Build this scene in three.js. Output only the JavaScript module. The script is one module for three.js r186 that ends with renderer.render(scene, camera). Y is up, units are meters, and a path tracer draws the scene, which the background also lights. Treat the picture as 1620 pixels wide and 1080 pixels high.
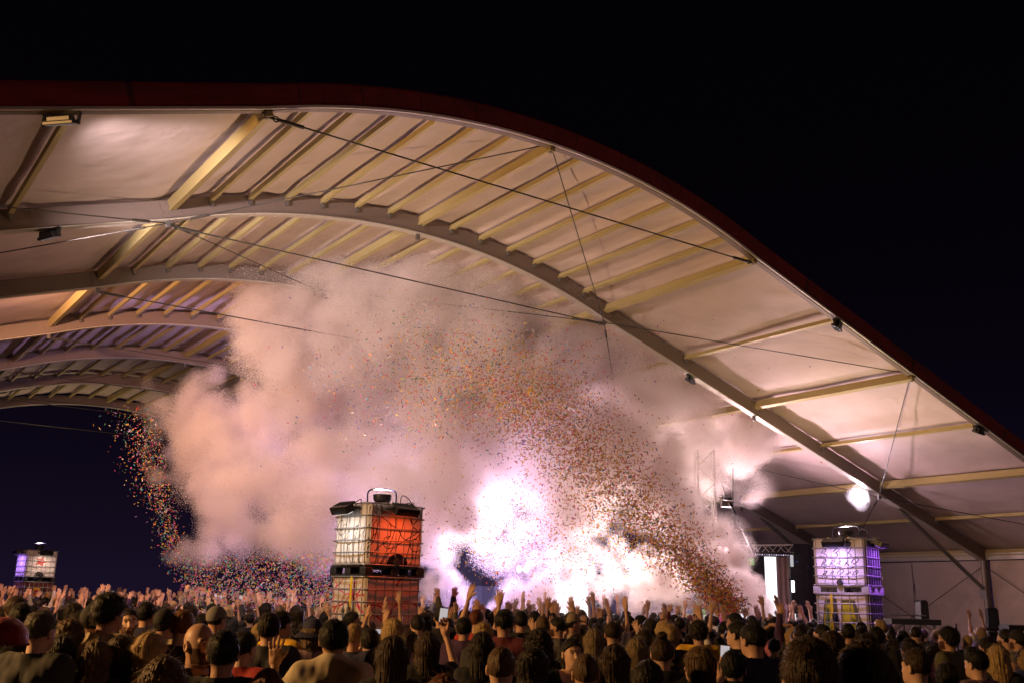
import * as THREE from 'three';
import { mergeGeometries, mergeVertices } from 'three/addons/utils/BufferGeometryUtils.js';
import { RoundedBoxGeometry } from 'three/addons/geometries/RoundedBoxGeometry.js';
import { ImprovedNoise } from 'three/addons/math/ImprovedNoise.js';

// ---------------------------------------------------------------- camera, sky, added outside fill, exposure
const scene = new THREE.Scene();
const FPX = 1592.5, EYE = 1.95;                       // focal length in pixels of a 1620 x 1080 frame, eye height
const camera = new THREE.PerspectiveCamera(2 * Math.atan(540 / FPX) * 180 / Math.PI, 1620 / 1080, 0.1, 400);
camera.rotation.order = 'YXZ';
camera.position.set(0, EYE, 0);
camera.rotation.set(14.576 * Math.PI / 180, 0, 1.4146 * Math.PI / 180);
camera.updateMatrixWorld(true);
{ // night sky: nearly black above, a faint violet glow of the festival low down
  const W = 64, H = 128, d = new Float32Array(W * H * 4);
  for (let j = 0; j < H; j++) {
    const el = ((j + 0.5) / H - 0.5) * Math.PI, k = Math.exp(-Math.max(el, 0) / 0.13), i0 = j * W * 4;
    for (let i = 0; i < W; i++) d.set([0.0006 + 0.0088 * k, 0.0003 + 0.0052 * k, 0.0008 + 0.0170 * k, 1], i0 + i * 4);
  }
  const sky = new THREE.DataTexture(d, W, H, THREE.RGBAFormat, THREE.FloatType);
  sky.mapping = THREE.EquirectangularReflectionMapping; sky.magFilter = THREE.LinearFilter; sky.needsUpdate = true;
  scene.background = sky; scene.environment = sky;
}
const outsideFill = new THREE.DirectionalLight(new THREE.Color(1, 0.5, 0.4), 0.13);   // added warm fill for the red trim and right-hand rims, not moonlight
outsideFill.position.set(70, 30, 28); outsideFill.castShadow = true; scene.add(outsideFill);
const renderer = new THREE.WebGLRenderer({ antialias: true });
renderer.toneMapping = THREE.LinearToneMapping;
renderer.toneMappingExposure = 1.0;
renderer.shadowMap.enabled = true;
Object.assign(outsideFill.shadow.camera, { left: -60, right: 60, top: 60, bottom: -60, far: 200 });

// ---------------------------------------------------------------- helpers
const R = (d) => d * Math.PI / 180;
function rng(seed) { let s = seed | 0; return () => { s = (s + 0x6d2b79f5) | 0; let t = Math.imul(s ^ (s >>> 15), 1 | s); t = (t + Math.imul(t ^ (t >>> 7), 61 | t)) ^ t; return ((t ^ (t >>> 14)) >>> 0) / 4294967296; }; }
const V = (x, y, z) => new THREE.Vector3(x, y, z);
const perlin = new ImprovedNoise();
const noise = (x, y, z) => perlin.noise(x, y, z);
const fbm = (x, y, z, o = 4) => { let s = 0, a = 0.5; for (let i = 0; i < o; i++) { s += a * noise(x, y, z); x *= 2.03; y *= 2.03; z *= 2.03; a *= 0.5; } return s; };
const lerp = THREE.MathUtils.lerp, clamp = THREE.MathUtils.clamp, smooth = THREE.MathUtils.smoothstep;
function at(px, py, depth) {                          // the place seen at a pixel of the 1620 x 1080 frame, `depth` metres ahead
  const d = V((px - 810) / FPX, -(py - 540) / FPX, -1).applyQuaternion(camera.quaternion);
  return d.multiplyScalar(depth / -d.z).add(camera.position);
}
const used = new Map();
function numbered(n) { const k = used.get(n) ?? 0; used.set(n, k + 1); return k ? n + '_' + String(k).padStart(3, '0') : n; }
function thing(name, label, category, pos = [0, 0, 0], turn = 0, group) {
  const o = new THREE.Group(); o.name = numbered(name); o.position.set(...pos); o.rotation.y = turn;
  o.userData = { label, category }; if (group) o.userData.group = group;
  scene.add(o); return o;
}
function part(name, geo, mat, parent, label) {
  const g = Array.isArray(geo) ? merge(geo) : geo;
  const m = new THREE.Mesh(g, mat); m.name = name; m.castShadow = m.receiveShadow = true;
  if (label) m.userData.label = label;
  parent.add(m); return m;
}
function solo(name, geo, mat, label, category, group) { const m = part(numbered(name), geo, mat, scene); m.userData = { label, category }; if (group) m.userData.group = group; return m; }
function struct(name, geo, mat) { const m = part(name, geo, mat, scene); m.userData = { kind: 'structure' }; return m; }
function merge(list) {
  const strip = list.map((g) => { let q = g.index ? g.toNonIndexed() : g.clone(); for (const k of Object.keys(q.attributes)) if (!['position', 'normal', 'uv'].includes(k)) q.deleteAttribute(k);
    if (!q.attributes.uv) q.setAttribute('uv', new THREE.BufferAttribute(new Float32Array(q.attributes.position.count * 2), 2)); return q; });
  return strip.length === 1 ? strip[0] : mergeGeometries(strip);
}
const M4 = (p, e = [0, 0, 0], s = [1, 1, 1]) => new THREE.Matrix4().compose(V(...p), new THREE.Quaternion().setFromEuler(new THREE.Euler(...e)), V(...s));
function bx(w, h, d, p = [0, 0, 0], e = [0, 0, 0], r = 0) { const g = r ? new RoundedBoxGeometry(w, h, d, 2, r) : new THREE.BoxGeometry(w, h, d); g.applyMatrix4(M4(p, e)); return g; }
function cyl(r0, r1, h, p = [0, 0, 0], e = [0, 0, 0], n = 12) { const g = new THREE.CylinderGeometry(r0, r1, h, n); g.applyMatrix4(M4(p, e)); return g; }
function rod(a, b, r, n = 6) { // a round bar between two points
  const d = b.clone().sub(a), g = new THREE.CylinderGeometry(r, r, d.length(), n);
  g.applyQuaternion(new THREE.Quaternion().setFromUnitVectors(V(0, 1, 0), d.clone().normalize())); g.translate(...a.clone().add(b).multiplyScalar(0.5)); return g;
}
function bar(a, b, w, h, up = V(0, 1, 0)) { // a rectangular bar between two points, h along up
  const d = b.clone().sub(a), L = d.length(), z = d.clone().normalize(), x = up.clone().cross(z).normalize(), y = z.clone().cross(x);
  const g = new THREE.BoxGeometry(w, h, L); g.applyMatrix4(new THREE.Matrix4().makeBasis(x, y, z).setPosition(a.clone().add(b).multiplyScalar(0.5))); return g;
}
function tube(pts, r, n = 6, seg = 24, closed = false) { return new THREE.TubeGeometry(new THREE.CatmullRomCurve3(pts, closed), seg, r, n, closed); }
function tex(w, h, draw, srgb = true, repeat) {
  const c = document.createElement('canvas'); c.width = w; c.height = h; draw(c.getContext('2d'), w, h);
  const t = new THREE.CanvasTexture(c); if (srgb) t.colorSpace = THREE.SRGBColorSpace; t.wrapS = t.wrapT = THREE.RepeatWrapping; if (repeat) t.repeat.set(...repeat); return t;
}
function noiseTex(n, f) { // f(u, v) -> 0..1 grey, tiling is the caller's care
  const d = new Uint8Array(n * n * 4); for (let j = 0; j < n; j++) for (let i = 0; i < n; i++) { const v = clamp(f(i / n, j / n), 0, 1) * 255; d.set([v, v, v, 255], (j * n + i) * 4); }
  const t = new THREE.DataTexture(d, n, n); t.magFilter = THREE.LinearFilter; t.wrapS = t.wrapT = THREE.RepeatWrapping; t.needsUpdate = true; return t;
}
const tileFbm = (u, v, f, o, s = 0) => { let r = 0, a = 0.5; for (let i = 0; i < o; i++) { const p = (x, y) => noise(x * f, y * f, s + i * 7.3); r += a * lerp(lerp(p(u, v), p(u - 1, v), u), lerp(p(u, v - 1), p(u - 1, v - 1), u), v); f *= 2; a *= 0.55; } return r; };
const std = (color, roughness = 0.7, metalness = 0, extra = {}) => new THREE.MeshStandardMaterial({ color: new THREE.Color().setRGB(...color), roughness, metalness, ...extra });
const phys = (color, roughness, extra) => new THREE.MeshPhysicalMaterial({ color: new THREE.Color().setRGB(...color), roughness, ...extra });
// strengths of the lamps, kept together for tuning
const LIT = { midRed: 2.5, midWhite: 2.6, rightViolet: 9, upMid: 84, upRight: 28, upFar: 44, smokeFillA: 140, smokeFillB: 140, leftFill: 280, nearFill: 520, bright: 34, screen: 0.07, screenHot: 1.4 };
const STAGE_LIGHTS = [ // pixel, depth, aimed at pixel, depth, colour, power, label
  [752, 838, 28.6, 740, 600, 22, [1, 0.79, 0.74], 95, 'stage blinder glaring through the smoke left of centre'],
  [925, 915, 29, 900, 700, 22, [1, 0.78, 0.88], 80, 'stage blinder glaring low through the smoke at centre'],
  [1060, 900, 28.6, 1000, 650, 23, [1, 0.76, 0.68], 130, 'stage blinder behind the leaning confetti plume'],
  [1140, 870, 28.4, 1480, 780, 23, [1, 0.66, 0.74], 120, 'stage blinder right of the plume near the mast'],
  [830, 900, 30, 560, 700, 24, [0.72, 0.48, 1], 250, 'violet stage light washing the smoke to the left'],
];
// ---------------------------------------------------------------- the tent: 40 m wide, curved in the middle, five-metre bays
const PSI = R(34.796), CC = V(Math.cos(PSI), 0, -Math.sin(PSI)), AA = V(-Math.sin(PSI), 0, -Math.cos(PSI));
const T = (c, y, a) => CC.clone().multiplyScalar(c).addScaledVector(AA, a).add(V(0, y + EYE, 0));   // c across, a along the ridge, y above the eye
const C0 = 9.42, A0 = 28, Y0 = 7.4816, RAD = 13.943, AL = R(20.853), SL = R(17.913), FL = 15.569;
const aOf = (k) => k === 0 ? 12.552 : 17.02 + 5 * (k - 1);                                  // ribs 0..6
function prof(s) { // s: -21..21 node steps; |s|<=7 on the arc, then six flank steps each 1..6 -> returns [c offset, y, tangent angle]
  const m = Math.abs(s), g = Math.sign(s);
  if (m <= 7) { const t = AL * m / 7; return [g * RAD * Math.sin(t), Y0 - RAD * (1 - Math.cos(t)), -g * t]; }
  const q = (m - 7) * FL / 6; return [g * (RAD * Math.sin(AL) + q * Math.cos(SL)), Y0 - RAD * (1 - Math.cos(AL)) - q * Math.sin(SL), -g * SL];
}
const SMAX = 13;
const Lt = (c, y, a) => V(c, y + EYE, -(a - A0));      // tent's own axes: c measured from the ridge
const tent = thing('marquee_tent', 'huge white arched festival marquee with red front edge and aluminium ribs', 'tent', T(C0, -EYE, A0).toArray(), PSI);
const M = {};
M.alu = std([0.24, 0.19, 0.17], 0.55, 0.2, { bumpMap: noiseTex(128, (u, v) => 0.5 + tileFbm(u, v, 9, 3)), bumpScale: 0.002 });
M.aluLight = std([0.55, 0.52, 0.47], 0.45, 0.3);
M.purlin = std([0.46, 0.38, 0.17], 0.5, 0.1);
M.steel = std([0.25, 0.24, 0.24], 0.45, 0.7);
M.black = std([0.018, 0.018, 0.02], 0.55);
M.blackMetal = std([0.03, 0.03, 0.033], 0.4, 0.3);
M.cable = std([0.08, 0.075, 0.07], 0.5, 0.6);
const grime = tex(512, 512, (c, w) => { const d = c.createImageData(w, w); for (let j = 0; j < w; j++) for (let i = 0; i < w; i++) { const v = 238 + 26 * tileFbm(i / w, j / w, 3, 5, 2) - 20 * Math.max(0, tileFbm(i / w, j / w, 7, 3, 40)); d.data.set([v, v * 0.985, v * 0.96, 255], (j * w + i) * 4); } c.putImageData(d, 0, 0); });
const wrinkle = noiseTex(512, (u, v) => 0.5 + 0.7 * tileFbm(u, v, 5, 3, 3) + 0.35 * tileFbm(u, v * 0.999, 24, 2, 9) * smooth(tileFbm(u, v, 3, 2, 31), -0.1, 0.25));
M.canvas = phys([0.72, 0.61, 0.625], 0.7, { map: grime, bumpMap: wrinkle, bumpScale: 0.035, side: THREE.DoubleSide });
M.red = std([0.46, 0.02, 0.022], 0.7, 0, { bumpMap: wrinkle, bumpScale: 0.03, map: tex(512, 128, (c, w, h) => { const d = c.createImageData(w, h); for (let j = 0; j < h; j++) for (let i = 0; i < w; i++) { const v = 205 + 130 * tileFbm(i / w, j / h, 9, 4, 5) - (i % 128 < 3 ? 70 : 0); d.data.set([v, v, v, 255], (j * w + i) * 4); } c.putImageData(d, 0, 0); }, true, [0.12, 0.5]) });

function sweep(list, w0, y0, y1, a, chamfer = 0.015) { // a rib: a box section swept along profile points; w0 its width along a
  const pos = [], idx = [], uv = []; let run = 0;
  const sec = [[-1, 0], [-1, 1], [1, 1], [1, 0]]; // [side, top]
  const h = w0 / 2, ch = chamfer, ring = [[-h + ch, y0], [-h, y0 + ch], [-h, y1 - ch], [-h + ch, y1], [h - ch, y1], [h, y1 - ch], [h, y0 + ch], [h - ch, y0]];
  list.forEach((s, i) => {
    const [c, y, t] = prof(s); if (i) { const q = prof(list[i - 1]); run += Math.hypot(c - q[0], y - q[1]); }
    for (const [da, dn] of ring) { pos.push(...Lt(c - Math.sin(t) * dn, y + Math.cos(t) * dn, a + da).toArray()); uv.push(run, (da + dn) * 2); }
    if (i) for (let k = 0; k < 8; k++) { const A = (i - 1) * 8 + k, B = (i - 1) * 8 + (k + 1) % 8, C = A + 8, D = B + 8; idx.push(A, B, C, B, D, C); }
  });
  const g = new THREE.BufferGeometry(); g.setAttribute('position', new THREE.Float32BufferAttribute(pos, 3)); g.setAttribute('uv', new THREE.Float32BufferAttribute(uv, 2)); g.setIndex(idx);
  const q = g.toNonIndexed(); q.computeVertexNormals(); return q;
}
const steps = (a, b, n) => Array.from({ length: n + 1 }, (_, i) => a + (b - a) * i / n);
const MOD = [-13, -11, -9, -7, 0, 7, 9, 11, 13];                 // module joints
for (let k = 0; k < 7; k++) {
  const a = aOf(k), segs = [[-13, -7, 1], [-7, 0, 14], [0, 7, 14], [7, 13, 1]];
  for (const [s0, s1, n] of segs) {
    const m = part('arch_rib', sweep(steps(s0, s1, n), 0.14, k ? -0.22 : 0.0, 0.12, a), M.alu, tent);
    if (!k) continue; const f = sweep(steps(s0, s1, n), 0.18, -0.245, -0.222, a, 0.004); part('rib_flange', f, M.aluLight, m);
  }
  for (const s of [-7, 0, 7, 9, 11]) { const up = k ? 0 : 0.27; // bolted joint plates
    const [c, y, t] = prof(s), g = [];
    if (k) for (const d of [-1, 1]) {
      const b = new THREE.BoxGeometry(0.34, 0.3, 0.012); b.rotateZ(t); b.translate(...Lt(c, y - 0.05, a + d * 0.077).toArray()); g.push(b);
      for (const [u, v] of [[-0.12, 0.1], [0.12, 0.1], [-0.12, -0.1], [0.12, -0.1], [-0.05, 0], [0.05, 0]]) { const q = cyl(0.014, 0.014, 0.02, Lt(c + u, y - 0.05 + v, a + d * 0.09).toArray(), [Math.PI / 2, 0, 0], 6); g.push(q); }
    }
    if (k) part('joint_plate', merge(g), M.alu, tent);
    part('tie_bracket', merge([bx(0.08, 0.12, 0.05, Lt(c, y - 0.29 + up, a).toArray()), cyl(0.035, 0.035, 0.06, Lt(c, y - 0.34 + up, a).toArray(), [Math.PI / 2, 0, 0], 10)]), M.steel, tent);
  }
}
// purlins between neighbouring ribs
const purlinGeo = new Map();
for (let k = 0; k < 6; k++) {
  const a0 = aOf(k) + (k ? 0.072 : -0.06), a1 = aOf(k + 1) - 0.072, n = a1 - a0;
  for (let s = -13; s <= 13; s++) {
    const [c, y, t] = prof(s), big = MOD.includes(s), w = big ? 0.09 : 0.05, h = big ? 0.19 : 0.10, key = big + '/' + n.toFixed(2);
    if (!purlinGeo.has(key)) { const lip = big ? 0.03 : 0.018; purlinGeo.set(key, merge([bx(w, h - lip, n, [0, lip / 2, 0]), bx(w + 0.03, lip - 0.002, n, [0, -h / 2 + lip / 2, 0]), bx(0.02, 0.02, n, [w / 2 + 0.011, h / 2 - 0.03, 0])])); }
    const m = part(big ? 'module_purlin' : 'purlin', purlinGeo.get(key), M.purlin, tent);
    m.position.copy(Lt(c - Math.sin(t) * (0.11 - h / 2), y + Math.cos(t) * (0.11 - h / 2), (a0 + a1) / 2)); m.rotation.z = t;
    if (k < 3 || big) for (const [e, sg] of k ? [[a0, 1], [a1, -1]] : [[a1, -1]]) part('purlin_bracket', bx(0.05, 0.1, 0.1, Lt(c, y - 0.03, e + sg * 0.04).toArray(), [0, 0, t]), M.steel, m.parent);
  }
}
// roof cloth: one sheet per bay, sagging a little between the purlins
function clothSheet(a0, a1, lift = 0.135) {
  const nu = 260, nv = 24, pos = [], uv = [], idx = [];
  for (let j = 0; j <= nv; j++) for (let i = 0; i <= nu; i++) {
    const s = -13.2 + 26.4 * i / nu, [c, y, t] = prof(clamp(s, -13, 13)), ex = Math.abs(s) > 13 ? Math.sign(s) * (Math.abs(s) - 13) * 2.6 : 0, a = a0 + (a1 - a0) * j / nv;
    const edge = Math.sin(Math.PI * j / nv), w = 0.05 * edge * noise(c * 0.9, a * 0.35, 4.2) + 0.05 * noise(c * 2.6 + a * 1.2, a * 0.7, 8.1) * (1 - edge * 0.8) + 0.05;
    pos.push(...Lt(c + ex * Math.cos(t) - Math.sin(t) * (lift + w), y + ex * Math.sin(t) + Math.cos(t) * (lift + w), a).toArray()); uv.push(c * 0.3, a * 0.3);
    if (i < nu && j < nv) { const p = j * (nu + 1) + i; idx.push(p, p + nu + 1, p + 1, p + 1, p + nu + 1, p + nu + 2); }
  }
  const g = new THREE.BufferGeometry(); g.setAttribute('position', new THREE.Float32BufferAttribute(pos, 3)); g.setAttribute('uv', new THREE.Float32BufferAttribute(uv, 2)); g.setIndex(idx); g.computeVertexNormals(); return g;
}
for (let k = 0; k < 6; k++) part('roof_cloth', clothSheet(aOf(k) + 0.004, aOf(k + 1) - 0.004), M.canvas, tent);
// red front edge
{
  const pos = [], idx = [], uv = [], L = steps(-13.1, 13.1, 131), rg = [[-0.08, -0.085], [-0.1, -0.09], [-0.13, -0.06], [-0.14, 0.2], [-0.1, 0.25], [0.06, 0.26]]; let run = 0;
  L.forEach((s, i) => { const [c, y, t] = prof(clamp(s, -13, 13)); run += 0.3; rg.forEach(([da, dn], k) => { pos.push(...Lt(c - Math.sin(t) * (dn + 0.13) + (Math.abs(s) > 13 ? Math.sign(s) * 0.25 : 0), y + Math.cos(t) * (dn + 0.13), aOf(0) + da).toArray()); uv.push(run, k * 0.2); });
    if (i) for (let k = 0; k < 6; k++) { const A = (i - 1) * 6 + k, B = (i - 1) * 6 + (k + 1) % 6; idx.push(A, A + 6, B, B, A + 6, B + 6); } });
  const g = new THREE.BufferGeometry(); g.setAttribute('position', new THREE.Float32BufferAttribute(pos, 3)); g.setAttribute('uv', new THREE.Float32BufferAttribute(uv, 2)); g.setIndex(idx);
  const q = g.toNonIndexed(); q.computeVertexNormals(); part('front_trim', q, M.red, tent, 'dark red cloth trim along the front arch');
  part('keder_rail', sweep(steps(-13, 13, 130), 0.05, 0.0, 0.042, aOf(0) - 0.1, 0.006), M.aluLight, tent);
}
// columns, eave beams, knee braces and the closed side
const SIDE = RAD * Math.sin(AL) + FL * Math.cos(SL), YE = prof(13)[1];
for (let k = 0; k < 7; k++) for (const g of [-1, 1]) {
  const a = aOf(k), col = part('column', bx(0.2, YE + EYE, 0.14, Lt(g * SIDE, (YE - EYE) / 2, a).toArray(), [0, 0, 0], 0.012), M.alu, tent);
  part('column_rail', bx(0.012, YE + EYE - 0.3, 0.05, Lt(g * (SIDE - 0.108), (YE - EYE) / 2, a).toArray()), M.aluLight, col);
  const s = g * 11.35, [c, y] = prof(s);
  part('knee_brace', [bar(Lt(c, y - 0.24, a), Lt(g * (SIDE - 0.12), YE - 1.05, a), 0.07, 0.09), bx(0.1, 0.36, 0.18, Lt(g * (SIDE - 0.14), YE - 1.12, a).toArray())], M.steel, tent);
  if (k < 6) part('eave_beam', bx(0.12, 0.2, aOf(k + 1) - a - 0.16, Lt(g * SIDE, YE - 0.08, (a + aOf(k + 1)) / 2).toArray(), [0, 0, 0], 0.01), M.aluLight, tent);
}
function wallSheet(a0, a1, c, seed) {
  const nu = 60, nv = 40, pos = [], uv = [], idx = [];
  for (let j = 0; j <= nv; j++) for (let i = 0; i <= nu; i++) {
    const u = i / nu, v = j / nv, y = -EYE + (YE - 0.2 + EYE) * v, a = a0 + (a1 - a0) * u;
    const f = 0.05 * noise(a * 1.4 + y * 1.1, y * 0.35, seed) + 0.06 * Math.sin(Math.PI * u) * noise(a * 0.5, y * 0.5, seed + 5) + 0.035 * noise(a * 3 + y * 2.2, y * 0.8, seed + 9) * (1 - v * 0.5);
    pos.push(...Lt(c + f, y, a).toArray()); uv.push(a * 0.4, y * 0.4);
    if (i < nu && j < nv) { const p = j * (nu + 1) + i; idx.push(p, p + 1, p + nu + 1, p + 1, p + nu + 2, p + nu + 1); }
  }
  const g = new THREE.BufferGeometry(); g.setAttribute('position', new THREE.Float32BufferAttribute(pos, 3)); g.setAttribute('uv', new THREE.Float32BufferAttribute(uv, 2)); g.setIndex(idx); g.computeVertexNormals(); return g;
}
for (let k = 0; k < 6; k++) {
  const a = aOf(k) + 0.09, b = aOf(k + 1) - 0.09, m = (a + b) / 2;
  part('side_curtain', wallSheet(a, m - 0.01, SIDE + 0.16, k * 3), M.canvas, tent); part('side_curtain', wallSheet(m + 0.01, b, SIDE + 0.16, k * 3 + 40), M.canvas, tent);
  part('lacing', rod(Lt(SIDE + 0.1, YE - 0.25, m), Lt(SIDE + 0.1, -EYE + 0.05, m), 0.012), M.cable, tent);
}
// wires: a tie across each arch, slack bracing between the arches
const wire = (p, q, r, sag = 0) => sag ? tube([p, p.clone().lerp(q, 0.25).add(V(0, -sag * 0.75, 0)), p.clone().lerp(q, 0.5).add(V(0, -sag, 0)), p.clone().lerp(q, 0.75).add(V(0, -sag * 0.75, 0)), q], r, 5, 24) : rod(p, q, r, 5);
const nodeAt = (s, k, d = -0.33) => { const [c, y] = prof(s); return Lt(c, y + d + (k ? 0 : 0.27), aOf(k)); };
for (let k = 0; k < 7; k++) {
  const p = nodeAt(-7, k, -0.34), q = nodeAt(7, k, -0.34), m = part('tie_cable', wire(p, q, 0.014), M.cable, tent);
  for (const [u, v] of [[p, q], [q, p]]) { const d = v.clone().sub(u).normalize(); part('turnbuckle', [rod(u, u.clone().addScaledVector(d, 0.1), 0.02), rod(u.clone().addScaledVector(d, 0.16), u.clone().addScaledVector(d, 0.55), 0.028), new THREE.TorusGeometry(0.04, 0.012, 6, 12).translate(...u.clone().addScaledVector(d, 0.13).toArray())], M.cable, m); }
}
const brace = [[-11, -7], [0, -7], [0, 7], [9, 7], [9, 11], [13, 11]];
for (const [k, flip] of [[0, 0], [1, 1], [4, 0], [5, 1]]) for (const [s, u] of brace) {
  const p = nodeAt(s, flip ? k + 1 : k, -0.2), q = nodeAt(u, flip ? k : k + 1, -0.3);
  const d = q.clone().sub(p).normalize(), m = part('bracing_wire', wire(p, q, 0.011), M.cable, tent);
  part('turnbuckle', rod(q.clone().addScaledVector(d, -0.75), q.clone().addScaledVector(d, -0.4), 0.024), M.cable, m);
}
for (let k = 0; k < 3; k++) for (const g of [0, 1]) part('bracing_wire', wire(Lt(SIDE - 0.05, YE - 0.35, aOf(k + g)), Lt(SIDE - 0.05, -EYE + 0.3, aOf(k + 1 - g)), 0.012), M.cable, tent);
// ---------------------------------------------------------------- people: one continuous skin each, with hair and clothes as parts
const smin = (a, b, k) => { const h = Math.max(k - Math.abs(a - b), 0) / k; return Math.min(a, b) - h * h * k * 0.25; };
function cap(x, y, z, A, B, ra, rb) { // tapered capsule
  const bx_ = B[0] - A[0], by = B[1] - A[1], bz = B[2] - A[2], px = x - A[0], py = y - A[1], pz = z - A[2], L = bx_ * bx_ + by * by + bz * bz;
  const t = L > 0 ? Math.min(1, Math.max(0, (px * bx_ + py * by + pz * bz) / L)) : 0;
  return Math.hypot(px - bx_ * t, py - by * t, pz - bz * t) - (ra + (rb - ra) * t);
}
function ell(x, y, z, cx, cy, cz, rx, ry, rz) { const a = (x - cx) / rx, b = (y - cy) / ry, c = (z - cz) / rz, k0 = Math.hypot(a, b, c), k1 = Math.hypot(a / rx, b / ry, c / rz); return k1 < 1e-9 ? -Math.min(rx, ry, rz) : k0 * (k0 - 1) / k1; }
function nets(f, lo, hi, cell, color) { // surface nets of f = 0 with normals from the field
  const n = [0, 1, 2].map((k) => Math.max(2, Math.ceil((hi[k] - lo[k]) / cell) + 1)), [nx, ny, nz] = n, F = new Float32Array(nx * ny * nz), id = new Int32Array(nx * ny * nz).fill(-1), P = [];
  for (let k = 0, q = 0; k < nz; k++) for (let j = 0; j < ny; j++) for (let i = 0; i < nx; i++, q++) F[q] = f(lo[0] + i * cell, lo[1] + j * cell, lo[2] + k * cell);
  const sy = nx, sz = nx * ny, cor = [0, 1, sy, sy + 1, sz, sz + 1, sz + sy, sz + sy + 1], E = [[0, 1], [2, 3], [4, 5], [6, 7], [0, 2], [1, 3], [4, 6], [5, 7], [0, 4], [1, 5], [2, 6], [3, 7]];
  for (let k = 0; k < nz - 1; k++) for (let j = 0; j < ny - 1; j++) for (let i = 0; i < nx - 1; i++) {
    const q = i + j * sy + k * sz; let m = 0; for (let c = 0; c < 8; c++) if (F[q + cor[c]] < 0) m++;
    if (m === 0 || m === 8) continue;
    let x = 0, y = 0, z = 0, w = 0;
    for (const [a, b] of E) { const fa = F[q + cor[a]], fb = F[q + cor[b]]; if ((fa < 0) === (fb < 0)) continue; const t = fa / (fa - fb); x += (a & 1) + ((b & 1) - (a & 1)) * t; y += (a >> 1 & 1) + ((b >> 1 & 1) - (a >> 1 & 1)) * t; z += (a >> 2) + ((b >> 2) - (a >> 2)) * t; w++; }
    id[q] = P.length / 3; P.push(lo[0] + (i + x / w) * cell, lo[1] + (j + y / w) * cell, lo[2] + (k + z / w) * cell);
  }
  const I = [], quad = (a, b, c, d, flip) => { if (a < 0 || b < 0 || c < 0 || d < 0) return; flip ? I.push(a, c, b, a, d, c) : I.push(a, b, c, a, c, d); };
  for (let k = 1; k < nz - 1; k++) for (let j = 1; j < ny - 1; j++) for (let i = 1; i < nx - 1; i++) {
    const q = i + j * sy + k * sz, s = F[q] < 0;
    if (s !== F[q + 1] < 0) quad(id[q - sy - sz], id[q - sz], id[q], id[q - sy], !s);
    if (s !== F[q + sy] < 0) quad(id[q - 1 - sz], id[q - 1], id[q], id[q - sz], !s);
    if (s !== F[q + sz] < 0) quad(id[q - 1 - sy], id[q - sy], id[q], id[q - 1], !s);
  }
  const N = new Float32Array(P.length), e = cell * 0.3; let C = color ? new Float32Array(P.length) : null;
  for (let v = 0; v < P.length; v += 3) { const [x, y, z] = [P[v], P[v + 1], P[v + 2]], a = f(x + e, y, z) - f(x - e, y, z), b = f(x, y + e, z) - f(x, y - e, z), c = f(x, y, z + e) - f(x, y, z - e), l = Math.hypot(a, b, c) || 1; N[v] = a / l; N[v + 1] = b / l; N[v + 2] = c / l; if (C) C.set(color(x, y, z), v); }
  const g = new THREE.BufferGeometry(); g.setAttribute('position', new THREE.Float32BufferAttribute(P, 3)); g.setAttribute('normal', new THREE.BufferAttribute(N, 3)); if (C) g.setAttribute('color', new THREE.BufferAttribute(C, 3)); g.setIndex(I);
  return g;
}
function joinColored(list) { // merge indexed geometries that carry position, normal and colour
  let n = 0, m = 0; for (const g of list) { n += g.attributes.position.count; m += g.index.count; }
  const P = new Float32Array(n * 3), N = new Float32Array(n * 3), C = new Float32Array(n * 3).fill(1), I = new Uint32Array(m); let o = 0, q = 0;
  for (const g of list) { P.set(g.attributes.position.array, o * 3); N.set(g.attributes.normal.array, o * 3); if (g.attributes.color) C.set(g.attributes.color.array, o * 3); for (let i = 0; i < g.index.count; i++) I[q++] = g.index.array[i] + o; o += g.attributes.position.count; }
  const r = new THREE.BufferGeometry(); r.setAttribute('position', new THREE.BufferAttribute(P, 3)); r.setAttribute('normal', new THREE.BufferAttribute(N, 3)); r.setAttribute('color', new THREE.BufferAttribute(C, 3)); r.setIndex(new THREE.BufferAttribute(I, 1)); return r;
}
// arm joints (right arm; the left one mirrors): elbow, wrist, hand direction, hand palm normal, hand pose
const ARM = {
  down: [[0.225, 1.13, 0.03], [0.21, 0.885, -0.06], [-0.05, -1, -0.25], [-1, 0, 0.2], 'relaxed'],
  up: [[0.29, 1.62, -0.10], [0.245, 1.875, -0.13], [-0.05, 1, -0.05], [-0.2, 0, -1], 'open'],
  high: [[0.235, 1.675, -0.03], [0.21, 1.945, -0.06], [-0.1, 1, -0.1], [-0.3, 0, -1], 'open'],
  wide: [[0.40, 1.52, -0.10], [0.46, 1.775, -0.16], [0.3, 1, -0.1], [-0.3, 0.1, -1], 'open'],
  point: [[0.24, 1.665, -0.06], [0.225, 1.935, -0.12], [0.0, 1, -0.1], [-0.2, 0, -1], 'point'],
  bent: [[0.30, 1.36, -0.26], [0.23, 1.60, -0.36], [0.05, 1, 0.1], [-0.3, 0, -1], 'open'],
  side: [[0.345, 1.21, -0.04], [0.36, 1.455, -0.15], [0.0, 1, 0.05], [-0.2, 0, -1], 'open'],
  phone: [[0.25, 1.33, -0.26], [0.115, 1.555, -0.36], [-0.25, 1, 0.05], [-0.3, 0, 1], 'grip'],
  phoneHigh: [[0.26, 1.49, -0.20], [0.17, 1.735, -0.26], [-0.25, 1, -0.05], [-0.3, 0, 1], 'grip'],
  face: [[0.27, 1.27, -0.22], [0.11, 1.50, -0.24], [-0.5, 0.9, -0.1], [-0.8, 0, 0.6], 'grip'],
  onHead: [[0.36, 1.66, -0.06], [0.14, 1.79, -0.02], [-1, 0.1, 0.1], [0, -1, 0.1], 'relaxed'],
};
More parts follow.
